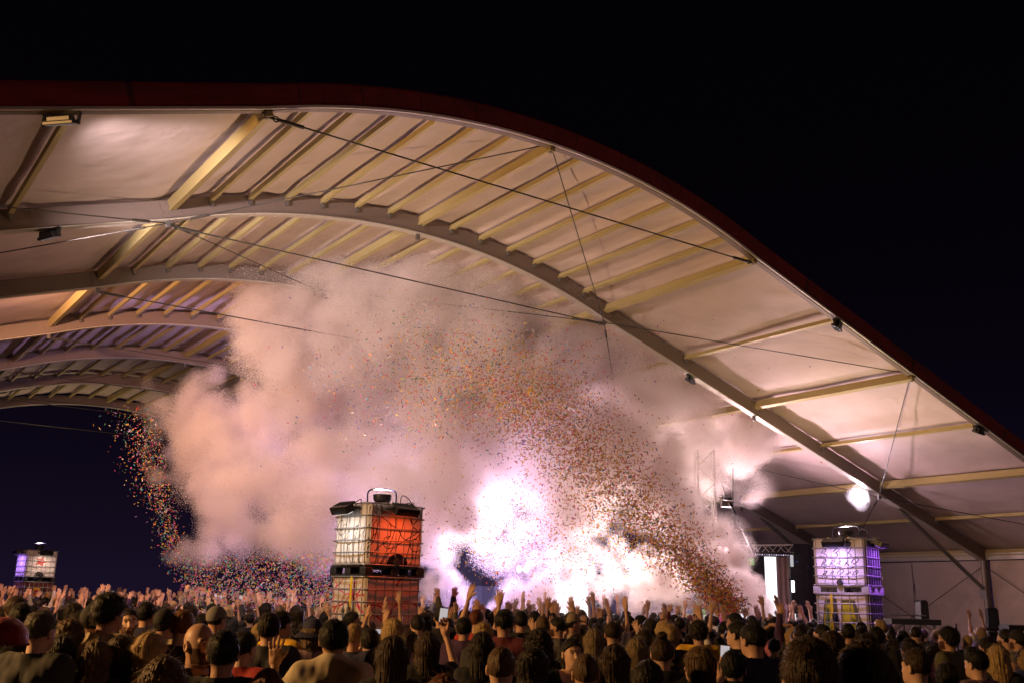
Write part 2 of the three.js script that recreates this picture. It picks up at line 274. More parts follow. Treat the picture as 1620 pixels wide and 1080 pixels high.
const POSE = { stand: ['down', 'down'], up2: ['up', 'up'], high2: ['high', 'high'], wide2: ['wide', 'wide'], up1: ['down', 'high'], up1l: ['high', 'down'], wide1: ['down', 'wide'], point: ['down', 'point'], phoneR: ['down', 'phone'], phoneHigh: ['down', 'phoneHigh'], phone2: ['face', 'phone'], sideL: ['side', 'down'], bent1: ['down', 'bent'], mixed: ['wide', 'high'], onHead: ['onHead', 'onHead'] };
function handParts(pose) { // wrist at 0, fingers to +y, palm faces +z, thumb on -x: capsules [A, B, ra, rb]
  const L = [[[-0.022, 0.012, 0], [-0.026, 0.082, 0], 0.018, 0.0155], [[0.02, 0.012, 0], [0.028, 0.078, 0], 0.017, 0.0145], [[0, 0.012, 0.001], [0, 0.085, 0], 0.018, 0.0165]];
  const curl = pose === 'open' ? 0.14 : pose === 'relaxed' ? 0.55 : 1.25, spread = pose === 'open' ? 1 : 0.3;
  [[-0.031, 0.088, 0.071], [-0.0105, 0.094, 0.08], [0.0105, 0.091, 0.074], [0.031, 0.081, 0.06]].forEach(([x, y, len], i) => {
    const c = pose === 'point' && i === 0 ? 0.05 : curl * (0.85 + 0.12 * i), s = (i - 1.35) * 0.17 * spread; let a = c * 0.35, P = [x, y, 0], r = 0.0095;
    for (const [fr, k] of [[0.46, 1], [0.31, 1.6], [0.23, 0.9]]) { const Q = [P[0] + Math.sin(s) * len * fr, P[1] + Math.cos(a) * Math.cos(s) * len * fr, P[2] + Math.sin(a) * len * fr]; L.push([P, Q, r, r - 0.0008]); P = Q; r -= 0.0008; a += c * k * 0.75; }
  });
  const tz = pose === 'open' ? 0.012 : 0.032, tx = pose === 'open' ? -0.072 : -0.05;
  L.push([[-0.024, 0.022, 0.006], [tx * 0.72, 0.052, tz * 0.6], 0.0155, 0.012], [[tx * 0.72, 0.052, tz * 0.6], [tx, 0.085, tz], 0.0115, 0.0088]);
  return L;
}
const handCache = new Map();
function handGeo(pose, cell) {
  const key = pose + cell; if (handCache.has(key)) return handCache.get(key);
  const L = handParts(pose), fat = cell > 0.006 ? 0.0025 : 0;
  const f = (x, y, z) => { let d = 1; L.forEach(([A, B, ra, rb], i) => { d = smin(d, cap(x, y, z, A, B, ra + fat, rb + fat), i < 3 ? 0.02 : 0.006); }); return smin(d, cap(x, y, z, [0, -0.04, 0], [0, 0.02, 0], 0.027, 0.026), 0.02); };
  const g = nets(f, [-0.11, -0.055, -0.05], [0.075, 0.205, 0.1], cell); handCache.set(key, g); return g;
}
const HEADBONES = (x, y, z, sex) => {
  let d = ell(x, y, z, 0, 1.643, 0.014, 0.0765, 0.097, 0.097);
  d = smin(d, ell(x, y, z, 0, 1.575, -0.035, 0.058, 0.075, 0.062), 0.05);
  d = smin(d, ell(x, y, z, 0, 1.533, -0.068, 0.028 - sex * 0.004, 0.02, 0.022), 0.045);
  d = smin(d, cap(x, y, z, [0, 1.627, -0.088], [0, 1.592, -0.108], 0.009, 0.0135), 0.018);                    // nose
  d = smin(d, cap(Math.abs(x), y, z, [0.012, 1.648, -0.087], [0.045, 1.645, -0.074], 0.009, 0.008), 0.02);    // brow
  d = -smin(-d, Math.hypot(Math.abs(x) - 0.031, (y - 1.627) * 1.3, z + 0.099) - 0.013, 0.014);                  // eye sockets
  d = smin(d, Math.hypot(Math.abs(x) - 0.031, y - 1.627, z + 0.076) - 0.0125, 0.004);                           // eyeballs
  d = smin(d, cap(x, y, z, [-0.016, 1.562, -0.094], [0.016, 1.562, -0.094], 0.0075, 0.0075), 0.010);            // lips
  const ax = Math.abs(x), er = Math.max(ell(ax, y, z, 0.083, 1.61, 0.012, 0.012, 0.033, 0.021), -ell(ax, y, z, 0.094, 1.612, 0.008, 0.008, 0.02, 0.011)); d = smin(d, er, 0.01);
  return smin(d, cap(x, y, z, [0, 1.41, 0.03], [0, 1.56, 0.022], 0.062 - sex * 0.01, 0.055 - sex * 0.008), 0.035);
};
const skinTint = (beard) => (x, y, z) => {
  const ax = Math.abs(x); if (z < -0.055) {
    if (Math.hypot(ax - 0.031, (y - 1.627) * 1.5, 0) < 0.0115 && z < -0.08) { return Math.hypot(ax - 0.031, y - 1.627) < 0.006 ? [0.05, 0.04, 0.03] : [1.2, 1.3, 1.4]; }
    if (Math.abs(y - 1.651 + (ax - 0.03) * (ax - 0.03) * 9) < 0.0048 && ax > 0.012 && ax < 0.05) return [0.16, 0.12, 0.1];
    if (Math.abs(y - 1.562) < 0.009 && ax < 0.024 && z < -0.088) return [0.85, 0.6, 0.6];
  }
  if (beard && y < 1.6 && y > 1.515 && z < -0.005 && (y < 1.582 || ax > 0.045) && !(y > 1.575 && ax < 0.03)) return [0.14, 0.1, 0.08];
  return [1, 1, 1];
};
function torso(x, y, z, sex, infl = 0) {
  const w = sex ? 0.88 : 1, Z = z / 0.72, k = 0.72;
  let d = cap(x, y, Z, [-0.085 * w, 1.315, 0.02], [0.085 * w, 1.315, 0.02], 0.125, 0.125);
  d = smin(d, cap(x, y, Z, [-0.05 * w, 1.10, 0.01], [0.05 * w, 1.10, 0.01], 0.112, 0.112), 0.1);
  d = smin(d, cap(x, y, Z, [-0.075, 0.95, 0.02], [0.075, 0.95, 0.02], 0.125, 0.125), 0.09);
  if (sex) d = smin(d, Math.hypot(Math.abs(x) - 0.07, y - 1.27, (z + 0.085)) - 0.06, 0.05);
  d = smin(d, cap(Math.abs(x), y, z, [0.0, 1.475, 0.03], [0.15 * w, 1.42, 0.022], 0.05, 0.045), 0.06);
  d = smin(d, cap(Math.abs(x), y, z, [0.08, 1.34, 0.065], [0.1, 1.25, 0.055], 0.055, 0.05), 0.05);
  d = smin(d, cap(Math.abs(x), y, z, [0.172 * w, 1.405, 0.018], [0.18 * w, 1.385, 0.018], 0.062, 0.06), 0.05);
  return d * (k + 0.28 * clamp(Math.abs(x) * 5, 0, 1)) - infl;
}
function armBones(pose, sex) { // [side, shoulder, elbow, wrist]
  const w = sex ? 0.9 : 1; return POSE[pose].map((nm, i) => { const s = i ? 1 : -1, [e, h, dir, nrm, hp] = ARM[nm]; const m = (v) => [v[0] * s * w, v[1], v[2]]; return { s, sh: [0.18 * w * s, 1.405 + (e[1] > 1.5 ? 0.025 : 0), 0.015], el: m(e), wr: m(h), dir: m(dir), nrm: m(nrm), hp, raised: h[1] > 1.4 }; });
}
const bodyCache = new Map(), memo = (key, f) => { if (!bodyCache.has(key)) bodyCache.set(key, f()); return bodyCache.get(key); };
const bounds = (arms) => { const lo = [-0.33, -0.02, -0.22], hi = [0.33, 1.5, 0.2]; for (const a of arms) for (const p of [a.el, a.wr]) for (let k = 0; k < 3; k++) { lo[k] = Math.min(lo[k], p[k] - 0.09); hi[k] = Math.max(hi[k], p[k] + 0.09); } return [lo, hi]; };
function bodyGeo(pose, sex, near, beard) {
  return memo(['body', pose, sex, near, beard].join(), () => {
    const arms = armBones(pose, sex), [lo, hi] = bounds(arms), slim = sex ? 0.86 : 1;
    const f = (x, y, z) => {
      let d = torso(x, y, z, sex);
      d = smin(d, cap(x, y, z, [0, 1.40, 0.03], [0, 1.52, 0.022], 0.062 - sex * 0.01, 0.056 - sex * 0.008), 0.05);
      for (const a of arms) { d = smin(d, cap(x, y, z, a.sh, a.el, 0.053 * slim, 0.043 * slim), 0.04); d = smin(d, cap(x, y, z, a.el, a.wr, 0.043 * slim, 0.028 * slim), 0.015); }
      if (y < 1.05) { const ax = Math.abs(x); d = smin(d, cap(ax, y, z, [0.09, 0.92, 0.01], [0.1, 0.49, 0], 0.088, 0.06), 0.05); d = smin(d, cap(ax, y, z, [0.1, 0.49, 0], [0.105, 0.09, 0.02], 0.058, 0.038), 0.02); d = smin(d, cap(ax, y, z, [0.105, 0.045, 0.04], [0.12, 0.035, -0.15], 0.042, 0.034), 0.03); }
      return y > 1.5 ? Math.max(d, y - 1.535 - (Math.abs(x) > 0.12 ? 9 : 0)) : d;
    };
    const cell = near ? 0.019 : 0.034, list = [nets(f, lo, hi, cell, near ? null : null)];
    const hc = near ? 0.0065 : 0.012; list.push(nets((x, y, z) => HEADBONES(x, y, z, sex), [-0.11, 1.46, -0.14], [0.11, 1.76, 0.13], hc, skinTint(beard)));
    for (const a of arms) {
      const g = handGeo(a.hp, near && a.raised ? 0.0048 : a.raised ? 0.0085 : 0.011).clone(), y = V(...a.dir).normalize(), n = V(...a.nrm), z = n.addScaledVector(y, -n.dot(y)).normalize(), x = y.clone().cross(z), m = new THREE.Matrix4().makeBasis(x, y, z);
      // a right hand seen from its palm has its thumb at the left when the fingers point up; mirror for the left hand
      const flip = a.s > 0 ? -1 : 1; if (flip < 0) { const ix = g.index.array; g.index = new THREE.BufferAttribute(Uint32Array.from(ix), 1); const J = g.index.array; for (let i = 0; i < J.length; i += 3) { const t = J[i + 1]; J[i + 1] = J[i + 2]; J[i + 2] = t; } }
      g.applyMatrix4(m.clone().multiply(new THREE.Matrix4().makeScale(flip, 1, 1))); if (flip < 0) { /* normals stay outward under the mirror */ }
      g.translate(...a.wr); list.push(g);
    }
    return joinColored(list);
  });
}
function shirtGeo(pose, sex, kind, near) {
  return memo(['shirt', pose, sex, kind, near].join(), () => {
    const arms = armBones(pose, sex), [lo, hi] = bounds(arms), thick = { tee: 0.013, tank: 0.010, long: 0.015, hoodie: 0.024, jacket: 0.026 }[kind], slim = sex ? 0.86 : 1;
    lo[1] = 0.8; const cut = kind === 'tank' ? 0 : kind === 'tee' ? 0.62 : 1;
    const f = (x, y, z) => {
      const fold = 0.006 * noise(x * 9, y * 14 + x * 6, z * 9) + 0.004 * noise(x * 22, y * 9, z * 22);
      let d = torso(x, y, z, sex, thick);
      for (const a of arms) { if (!cut) continue;
        const r = kind === 'tee' ? 0.012 : 0.004, E = cut < 1 ? a.el.map((v, k) => a.sh[k] + (v - a.sh[k]) * cut) : a.el;
        d = smin(d, cap(x, y, z, a.sh, E, 0.056 * slim + thick, 0.047 * slim + thick * 0.8 + r), 0.045);
        if (cut === 1) { const W = a.wr.map((v, k) => a.el[k] + (v - a.el[k]) * 0.93); d = smin(d, cap(x, y, z, a.el, W, 0.046 * slim + thick * 0.8, 0.034 + thick * 0.6), 0.02); } }
      d = smin(d, cap(x, y, z, [0, 1.38, 0.03], [0, 1.47, 0.024], 0.064 + thick, 0.06 + thick), 0.05);
      d += fold;
      if (kind === 'hoodie') d = smin(d, ell(x, y, z, 0, 1.455, 0.095, 0.115, 0.075, 0.055), 0.03);
      if (kind === 'jacket') d = smin(d, Math.max(Math.abs(Math.hypot(x, (z - 0.02) * 1.15) - 0.078 + (y - 1.5) * 0.12) - 0.008, Math.abs(y - 1.50 + z * 0.25) - 0.035), 0.01);
      const neck = kind === 'tank' ? cap(x, y, z, [0, 1.40, -0.02], [0, 1.7, -0.03], 0.12, 0.14) : cap(x, y, z, [0, 1.475, -0.01], [0, 1.7, -0.02], 0.064, 0.075);
      if (kind !== 'jacket') d = Math.max(d, -neck); else d = Math.max(d, -cap(x, y, z, [0, 1.45, 0.005], [0, 1.7, 0.0], 0.066, 0.072));
      return Math.max(d, 0.86 + 0.02 * noise(x * 6, 1, z * 6) - y);
    };
    return nets(f, lo, hi, near ? 0.0135 : 0.027);
  });
}
const trouserGeo = (near) => memo('trousers' + near, () => nets((x, y, z) => { const ax = Math.abs(x); let d = torso(x, y, z, 0, 0.006); d = smin(d, cap(ax, y, z, [0.09, 0.92, 0.01], [0.1, 0.49, 0], 0.098, 0.075), 0.05); d = smin(d, cap(ax, y, z, [0.1, 0.49, 0], [0.105, 0.1, 0.02], 0.073, 0.06), 0.03); d += 0.006 * noise(x * 12, y * 9, z * 12); return Math.max(d, y - 0.99, 0.075 - y); }, [-0.26, 0.02, -0.18], [0.26, 1.03, 0.2], near ? 0.026 : 0.045));
const shoeGeo = memo('shoes', () => nets((x, y, z) => { const ax = Math.abs(x); let d = cap(ax, y, z, [0.105, 0.05, 0.04], [0.12, 0.042, -0.16], 0.05, 0.042); d = smin(d, cap(ax, y, z, [0.105, 0.06, 0.03], [0.105, 0.12, 0.025], 0.05, 0.05), 0.03); return Math.max(d, 0.0 - y); }, [-0.2, -0.03, -0.24], [0.2, 0.2, 0.12], 0.022));
// hair: a field over the skull, then loose strands on it
const hairline = (z) => z > 0.02 ? lerp(1.602, 1.535, clamp((z - 0.02) / 0.075, 0, 1)) : lerp(1.602, 1.70, clamp((0.02 - z) / 0.1, 0, 1));
const HAIR = {
  buzz: { t: 0.0045, n: 0.001, fur: [3200, 0.004, 0.3] }, short: { t: 0.0125, n: 0.004, fur: [4600, 0.016, 0.88] }, fade: { t: 0.012, n: 0.004, fade: 1, fur: [4200, 0.015, 0.75] }, quiff: { t: 0.014, n: 0.008, f: 12, fade: 1, quiff: 1, fur: [5200, 0.016, 0.85] },
  curly: { t: 0.027, n: 0.013, f: 26, fur: [3800, 0.018, 0.45] }, messy: { t: 0.022, n: 0.011, f: 13, fur: [4200, 0.026, 0.6] },
  long: { t: 0.018, n: 0.003, len: 1.12, wide: 0.112, fur: [2600, 0.07, 1] }, longwavy: { t: 0.023, n: 0.006, len: 1.10, wide: 0.135, wave: 1, fur: [3000, 0.06, 0.8] }, longcurly: { t: 0.03, n: 0.013, f: 20, len: 1.16, wide: 0.165, wave: 1, fur: [3400, 0.05, 0.5] },
  bob: { t: 0.02, n: 0.004, len: 1.455, wide: 0.112, fur: [2400, 0.05, 1] }, ponytail: { t: 0.011, n: 0.003, tail: 1, fur: [1800, 0.03, 0.8] }, bun: { t: 0.010, n: 0.003, bun: 1, fur: [1600, 0.02, 0.5] },
};
function hairGeo(style, near, seed) {
  return memo(['hair', style, near, seed].join(), () => {
    const h = HAIR[style], S = seed * 7.7, len = h.len ? h.len + (seed % 3) * 0.03 : 0;
    const f = (x, y, z) => {
      const ang = Math.atan2(x, z), st = h.len ? 0.006 * noise(ang * 16, y * (h.wave ? 4 : 1.2) + S, S) + 0.003 * noise(ang * 44, y * 2, S + 4) : 0.0035 * noise(ang * 18, y * 14, z * 14 + S);
      const q = h.f ?? 18, nz = h.n * noise(x * q + S, y * q, z * q) + h.n * 0.5 * noise(x * q * 2.3, y * q * 2.3 + S, z * q * 2.3);
      let t = h.t; if (h.fade) t *= smooth(y, 1.56, 1.70) * 0.85 + 0.15; if (h.quiff) t += 0.03 * smooth(y, 1.69, 1.75) * smooth(-z, -0.06, 0.07);
      let d = ell(x, y, z, 0, 1.645, 0.014, 0.078 + t, 0.098 + t, 0.098 + t);
      if (h.len) { // falls behind the shoulders, open at the face
        const v = clamp((1.66 - y) / (1.66 - len), 0, 1), w = lerp(0.079 + t, h.wide, smooth(v, 0, 0.7)) * (1 - 0.18 * smooth(v, 0.7, 1)) + (h.wave ? 0.008 * Math.sin(y * 26 + S) : 0), zc = lerp(0.014, 0.055, smooth(v, 0, 0.8)), dz = lerp(0.099 + t, 0.058, smooth(v, 0, 0.8));
        let c = (Math.hypot(x / w, (z - zc) / dz) - 1) * Math.min(w, dz) * 0.85; c = Math.max(c, y - 1.66, len + 0.03 * noise(ang * 8, S, 1) + Math.abs(x) * 0.25 - y); d = smin(d, c, 0.04);
        const face = Math.max(Math.abs(x) - 0.062 - clamp(1.6 - y, 0, 0.2) * 0.12, z + 0.035, y - 1.685 + (z + 0.09) * 0.25); d = Math.max(d, -face - 0); d = Math.max(d, -(z + 0.085) + (y > 1.685 ? -1 : 0));
        d = Math.max(d, -cap(x, y, z, [0, 1.2, -0.03], [0, 1.5, -0.015], 0.1, 0.06));
      } else d = Math.max(d, (hairline(z) - y) * 0.8);
      if (h.tail) { d = smin(d, Math.hypot(x, y - 1.69, z - 0.115) - 0.028, 0.02); d = smin(d, cap(x, y, z, [0, 1.69, 0.13], [0.01, 1.56, 0.165], 0.03, 0.036), 0.02); d = smin(d, cap(x, y, z, [0.01, 1.56, 0.165], [0.015, 1.36, 0.145], 0.036, 0.012), 0.02); }
      if (h.bun) d = smin(d, Math.hypot(x, (y - 1.765) * 1.1, z - 0.055) - 0.042, 0.012);
      return d + nz + st;
    };
    const base = nets(f, [-0.22, len ? len - 0.07 : 1.33, -0.17], [0.22, 1.84, 0.24], near ? 0.0078 : 0.0145);
    const withUv = (g) => { const P = g.attributes.position.array, u = new Float32Array(P.length / 3 * 2); for (let i = 0; i < P.length / 3; i++) { u[i * 2] = Math.atan2(P[i * 3], P[i * 3 + 2] - 0.014) / (2 * Math.PI); u[i * 2 + 1] = P[i * 3 + 1] * 1.2; } g.setAttribute('uv', new THREE.BufferAttribute(u, 2)); return g; };
    return withUv(base);
  });
}
function strandGeo(style, seed) { // loose hairs standing off the mass
  return memo(['strands', style, seed].join(), () => {
    const base = hairGeo(style, true, seed), h = HAIR[style], len = h.len;
    const r = rng(77 + seed), P = base.attributes.position.array, N = base.attributes.normal.array, nV = P.length / 3, [cnt, L, droop] = h.fur, pos = [], nor = [];
    for (let i = 0; i < cnt * 1.2; i++) {
      const v = Math.floor(r() * nV) * 3, n = V(N[v], N[v + 1], N[v + 2]), p = V(P[v], P[v + 1], P[v + 2]); const flow = p.y < 1.6 && len ? V(0, -1, 0) : V(p.x, p.y - 1.73, p.z - 0.06).addScaledVector(n, -V(p.x, p.y - 1.73, p.z - 0.06).dot(n)).normalize(); const d = n.clone().lerp(flow, droop).add(V(r() - 0.5, r() - 0.5, r() - 0.5).multiplyScalar(0.34 - 0.22 * droop)).normalize(), l = L * (0.4 + r() + (r() < 0.08 ? 1 : 0));
      const s = d.clone().cross(V(r() - 0.5, r() - 0.5, r() - 0.5)).normalize().multiplyScalar(0.0003 + 0.0004 * r()), b = p.clone().addScaledVector(n, -0.001), m = b.clone().addScaledVector(d, l).addScaledVector(n, droop * 0.006);
      pos.push(...b.clone().add(s).toArray(), ...b.clone().sub(s).toArray(), ...m.toArray()); for (let k = 0; k < 3; k++) nor.push(n.x, n.y, n.z);
    }
    const g = new THREE.BufferGeometry(); g.setAttribute('position', new THREE.Float32BufferAttribute(pos, 3)); g.setAttribute('normal', new THREE.Float32BufferAttribute(nor, 3)); return g;
  });
}
function capGeo(kind) {
  return memo('cap' + kind, () => {
    const f = kind === 'bucket' ? (x, y, z) => { let d = Math.max(ell(x, y, z, 0, 1.665, 0.014, 0.098, 0.105, 0.118), 1.65 - y); const rr = Math.hypot(x, z - 0.014), br = Math.max(Math.abs(y - 1.655 + (rr - 0.1) * 0.75) - 0.006, rr - 0.165, 0.085 - rr); return Math.min(smin(d, br, 0.012), 9); }
      : kind === 'beanie' ? (x, y, z) => { const d = Math.max(ell(x, y, z, 0, 1.655, 0.018, 0.094, 0.118, 0.115), 1.635 - y - z * 0.2) ; return d + 0.002 * Math.sin(Math.atan2(x, z) * 40); }
        : (x, y, z) => { let d = Math.max(ell(x, y, z, 0, 1.658, 0.014, 0.092, 0.104, 0.113), 1.645 + (z > 0.06 ? -0.03 : 0) * smooth(z, 0.05, 0.09) - y); const v = Math.max(ell(x, y * 1, z, 0, 1.66, -0.115, 0.078, 0.5, 0.085), Math.abs(y - 1.662 - (z + 0.1) * 0.25 + x * x * 2.2) - 0.005, z + 0.06); d = smin(d, v, 0.01); return smin(d, Math.hypot(x, y - 1.762, z - 0.014) - 0.009, 0.004); };
    return nets(f, [-0.19, 1.55, -0.23], [0.19, 1.79, 0.21], 0.0078);
  });
}
const glassesGeo = () => memo('specs', () => merge([-1, 1].map((s) => new THREE.TorusGeometry(0.023, 0.0022, 6, 20).translate(s * 0.03, 1.627, -0.112)).concat([-1, 1].map((s) => rod(V(s * 0.053, 1.63, -0.108), V(s * 0.083, 1.625, 0.01), 0.002, 5)), [rod(V(-0.008, 1.63, -0.113), V(0.008, 1.63, -0.113), 0.002, 5)])));
const headShades = () => memo('shades', () => merge([-1, 1].map((s) => new RoundedBoxGeometry(0.06, 0.035, 0.008, 2, 0.003).applyMatrix4(M4([s * 0.038, 1.735, -0.055], [-0.7, s * -0.2, 0]))).concat([-1, 1].map((s) => rod(V(s * 0.068, 1.735, -0.05), V(s * 0.096, 1.65, 0.03), 0.0035, 6)), [bx(0.03, 0.008, 0.008, [0, 1.742, -0.06])])));
const HC = { black: [0.005, 0.0045, 0.005], dark: [0.011, 0.007, 0.005], brown: [0.032, 0.017, 0.009], light: [0.09, 0.053, 0.025], blond: [0.34, 0.235, 0.11], ash: [0.17, 0.125, 0.075], auburn: [0.10, 0.026, 0.009], grey: [0.07, 0.062, 0.055], ginger: [0.16, 0.065, 0.02] };
const streaks = noiseTex(512, (u, v) => 0.5 + 0.55 * noise(u * 150, v * 5, 3) * Math.sin(Math.PI * clamp(u * 40, 0, 0.5)) + 0.35 * noise(u * 60, v * 3, 9));
const hairMat = {}; for (const k in HC) hairMat[k] = phys(HC[k], 0.6, { specularIntensity: 0.65, bumpMap: streaks, bumpScale: 0.004, side: THREE.DoubleSide });
const looseMat = {}; for (const k in HC) looseMat[k] = phys(HC[k].map((v, i) => Math.min(0.5, v * 1.5 + [0.008, 0.004, 0.002][i])), 0.9, { transmission: 0.4, thickness: 0, side: THREE.DoubleSide });  // hair colour lifted and warmed so the strands carry a rim of light
const skinMat = [[0.50, 0.30, 0.215], [0.44, 0.255, 0.175], [0.56, 0.36, 0.27], [0.36, 0.20, 0.13]].map((c) => phys(c, 0.5, { vertexColors: true, specularIntensity: 0.7 }));
const weave = noiseTex(128, (u, v) => 0.5 + 0.25 * Math.sin(u * 402) * Math.sin(v * 402) + 0.3 * tileFbm(u, v, 12, 2));
const CLOTH = { black: [0.012, 0.012, 0.014], charcoal: [0.03, 0.03, 0.033], navy: [0.012, 0.014, 0.05], purple: [0.05, 0.02, 0.075], white: [0.66, 0.63, 0.6], cream: [0.48, 0.41, 0.30], grey: [0.16, 0.155, 0.15], red: [0.34, 0.025, 0.02], yellow: [0.62, 0.36, 0.02], mauve: [0.22, 0.14, 0.17], pink: [0.5, 0.16, 0.26], olive: [0.09, 0.085, 0.045], maroon: [0.1, 0.015, 0.025], blue: [0.03, 0.06, 0.2], beige: [0.34, 0.27, 0.18], denim: [0.045, 0.065, 0.12], orange: [0.5, 0.14, 0.02], teal: [0.02, 0.14, 0.14] };
const clothMat = {}; for (const k in CLOTH) clothMat[k] = std(CLOTH[k], 0.85);
const trouserMats = [clothMat.denim, clothMat.black, clothMat.charcoal, clothMat.beige];
const glassesMat = std([0.02, 0.02, 0.02], 0.3), shadesMat = std([0.75, 0.5, 0.02], 0.35);
let personCount = 0;
function figure(o) { // the parts of a person, as a group whose base is between the feet
  const g = new THREE.Group(), near = o.near, sex = o.sex ? 1 : 0, k = o.n ?? personCount;
  part('body', bodyGeo(o.pose, sex, near, !!o.beard), skinMat[o.skin ?? k % 3], g);
  if (o.hair && o.hair !== 'bald') { const hm = part('hair', hairGeo(o.hair, near, k % 3), hairMat[o.hc], g); if (near && !o.hat) part('loose_hair', strandGeo(o.hair, k % 3), looseMat[o.hc], hm); }
  part('shirt', shirtGeo(o.pose, sex, o.kind, near), clothMat[o.cloth], g);
  part('trousers', trouserGeo(near), trouserMats[k % 4], g); part('shoes', shoeGeo, clothMat[k % 3 ? 'black' : 'white'], g);
  if (o.hat) part(o.hat === 'bucket' ? 'bucket_hat' : o.hat === 'beanie' ? 'beanie' : 'cap', capGeo(o.hat), clothMat[o.hatc ?? 'black'], g);
  if (o.glasses) part('glasses', glassesGeo(), glassesMat, g); if (o.shades) part('sunglasses', headShades(), shadesMat, g);
  return g;
}
function person(o) {
  const g = figure(o); personCount++; g.name = numbered('person'); g.userData = { label: o.label, category: 'person' }; if (o.group) g.userData.group = o.group;
  const s = o.h / 1.755; g.scale.set(s * (o.fat ?? 1), s, s * (o.fat ?? 1)); g.position.copy(o.p); g.rotation.set(0, -R(o.yaw ?? 0), R(o.lean ?? 0)); scene.add(g); return g;
}
// ---------------------------------------------------------------- ground, towers of caged tanks, stage, lamps
{
  const n = 120, g = new THREE.PlaneGeometry(500, 500, n, n); g.rotateX(-Math.PI / 2); const p = g.attributes.position;
  for (let i = 0; i < p.count; i++) { const x = p.getX(i), z = p.getZ(i), far = smooth(Math.hypot(x, z), 60, 200); p.setY(i, -0.02 + far * 0.6 * fbm(x * 0.01, z * 0.01, 2, 3)); } g.computeVertexNormals();
  const m = std([0.06, 0.05, 0.036], 0.95, 0, { map: tex(512, 512, (c, w) => { const d = c.createImageData(w, w); for (let j = 0; j < w; j++) for (let i = 0; i < w; i++) { const v = 200 + 110 * tileFbm(i / w, j / w, 8, 4); d.data.set([v, v * 0.97, v * 0.9, 255], (j * w + i) * 4); } c.putImageData(d, 0, 0); }, true, [90, 90]) });
  struct('ground', g, m);
}
// painted tank faces
const scrawl = (c, w, h, col, lw, seed, n, f) => { const r = rng(seed); c.strokeStyle = col; c.lineWidth = lw; c.lineCap = 'round'; for (let i = 0; i < n; i++) { let x = r() * w, y = r() * h * 0.3, a = Math.PI / 2 + (r() - 0.5); c.beginPath(); c.moveTo(x, y); for (let k = 0; k < 26; k++) { a += (r() - 0.5) * f + 0.05 * Math.sin(k * 0.6 + i); x += Math.cos(a) * w / 22; y += Math.sin(a) * h / 22; c.lineTo(x, y); } c.stroke(); } };
const curves = (c, w, h, col, lw, seed, n) => { const r = rng(seed); c.strokeStyle = col; c.lineWidth = lw; for (let i = 0; i < n; i++) { const x = w * (i + 0.5) / n; c.beginPath(); c.moveTo(x, -5); c.bezierCurveTo(x + (r() - 0.3) * w * 0.35, h * 0.3, x - (r() - 0.3) * w * 0.35, h * 0.6, x + (r() - 0.5) * w * 0.3, h + 5); c.stroke(); if (i % 2) { c.beginPath(); c.arc(x, h * (0.35 + 0.4 * r()), w * (0.05 + 0.08 * r()), 0.4, 5); c.stroke(); } } };
const base = (c, w, h, col) => { c.fillStyle = col; c.fillRect(0, 0, w, h); };
const star = (c, x, y, R1, R2, rot, col) => { c.fillStyle = col; c.beginPath(); for (let i = 0; i < 10; i++) { const a = rot + i * Math.PI / 5, q = i % 2 ? R2 : R1; c.lineTo(x + Math.sin(a) * q, y - Math.cos(a) * q); } c.fill(); };
const face = (draw) => phys([1, 1, 1], 0.42, { map: tex(512, 512, draw) });
const plainTank = phys([0.72, 0.70, 0.67], 0.42, {}), darkTank = phys([0.02, 0.018, 0.025], 0.35, {});
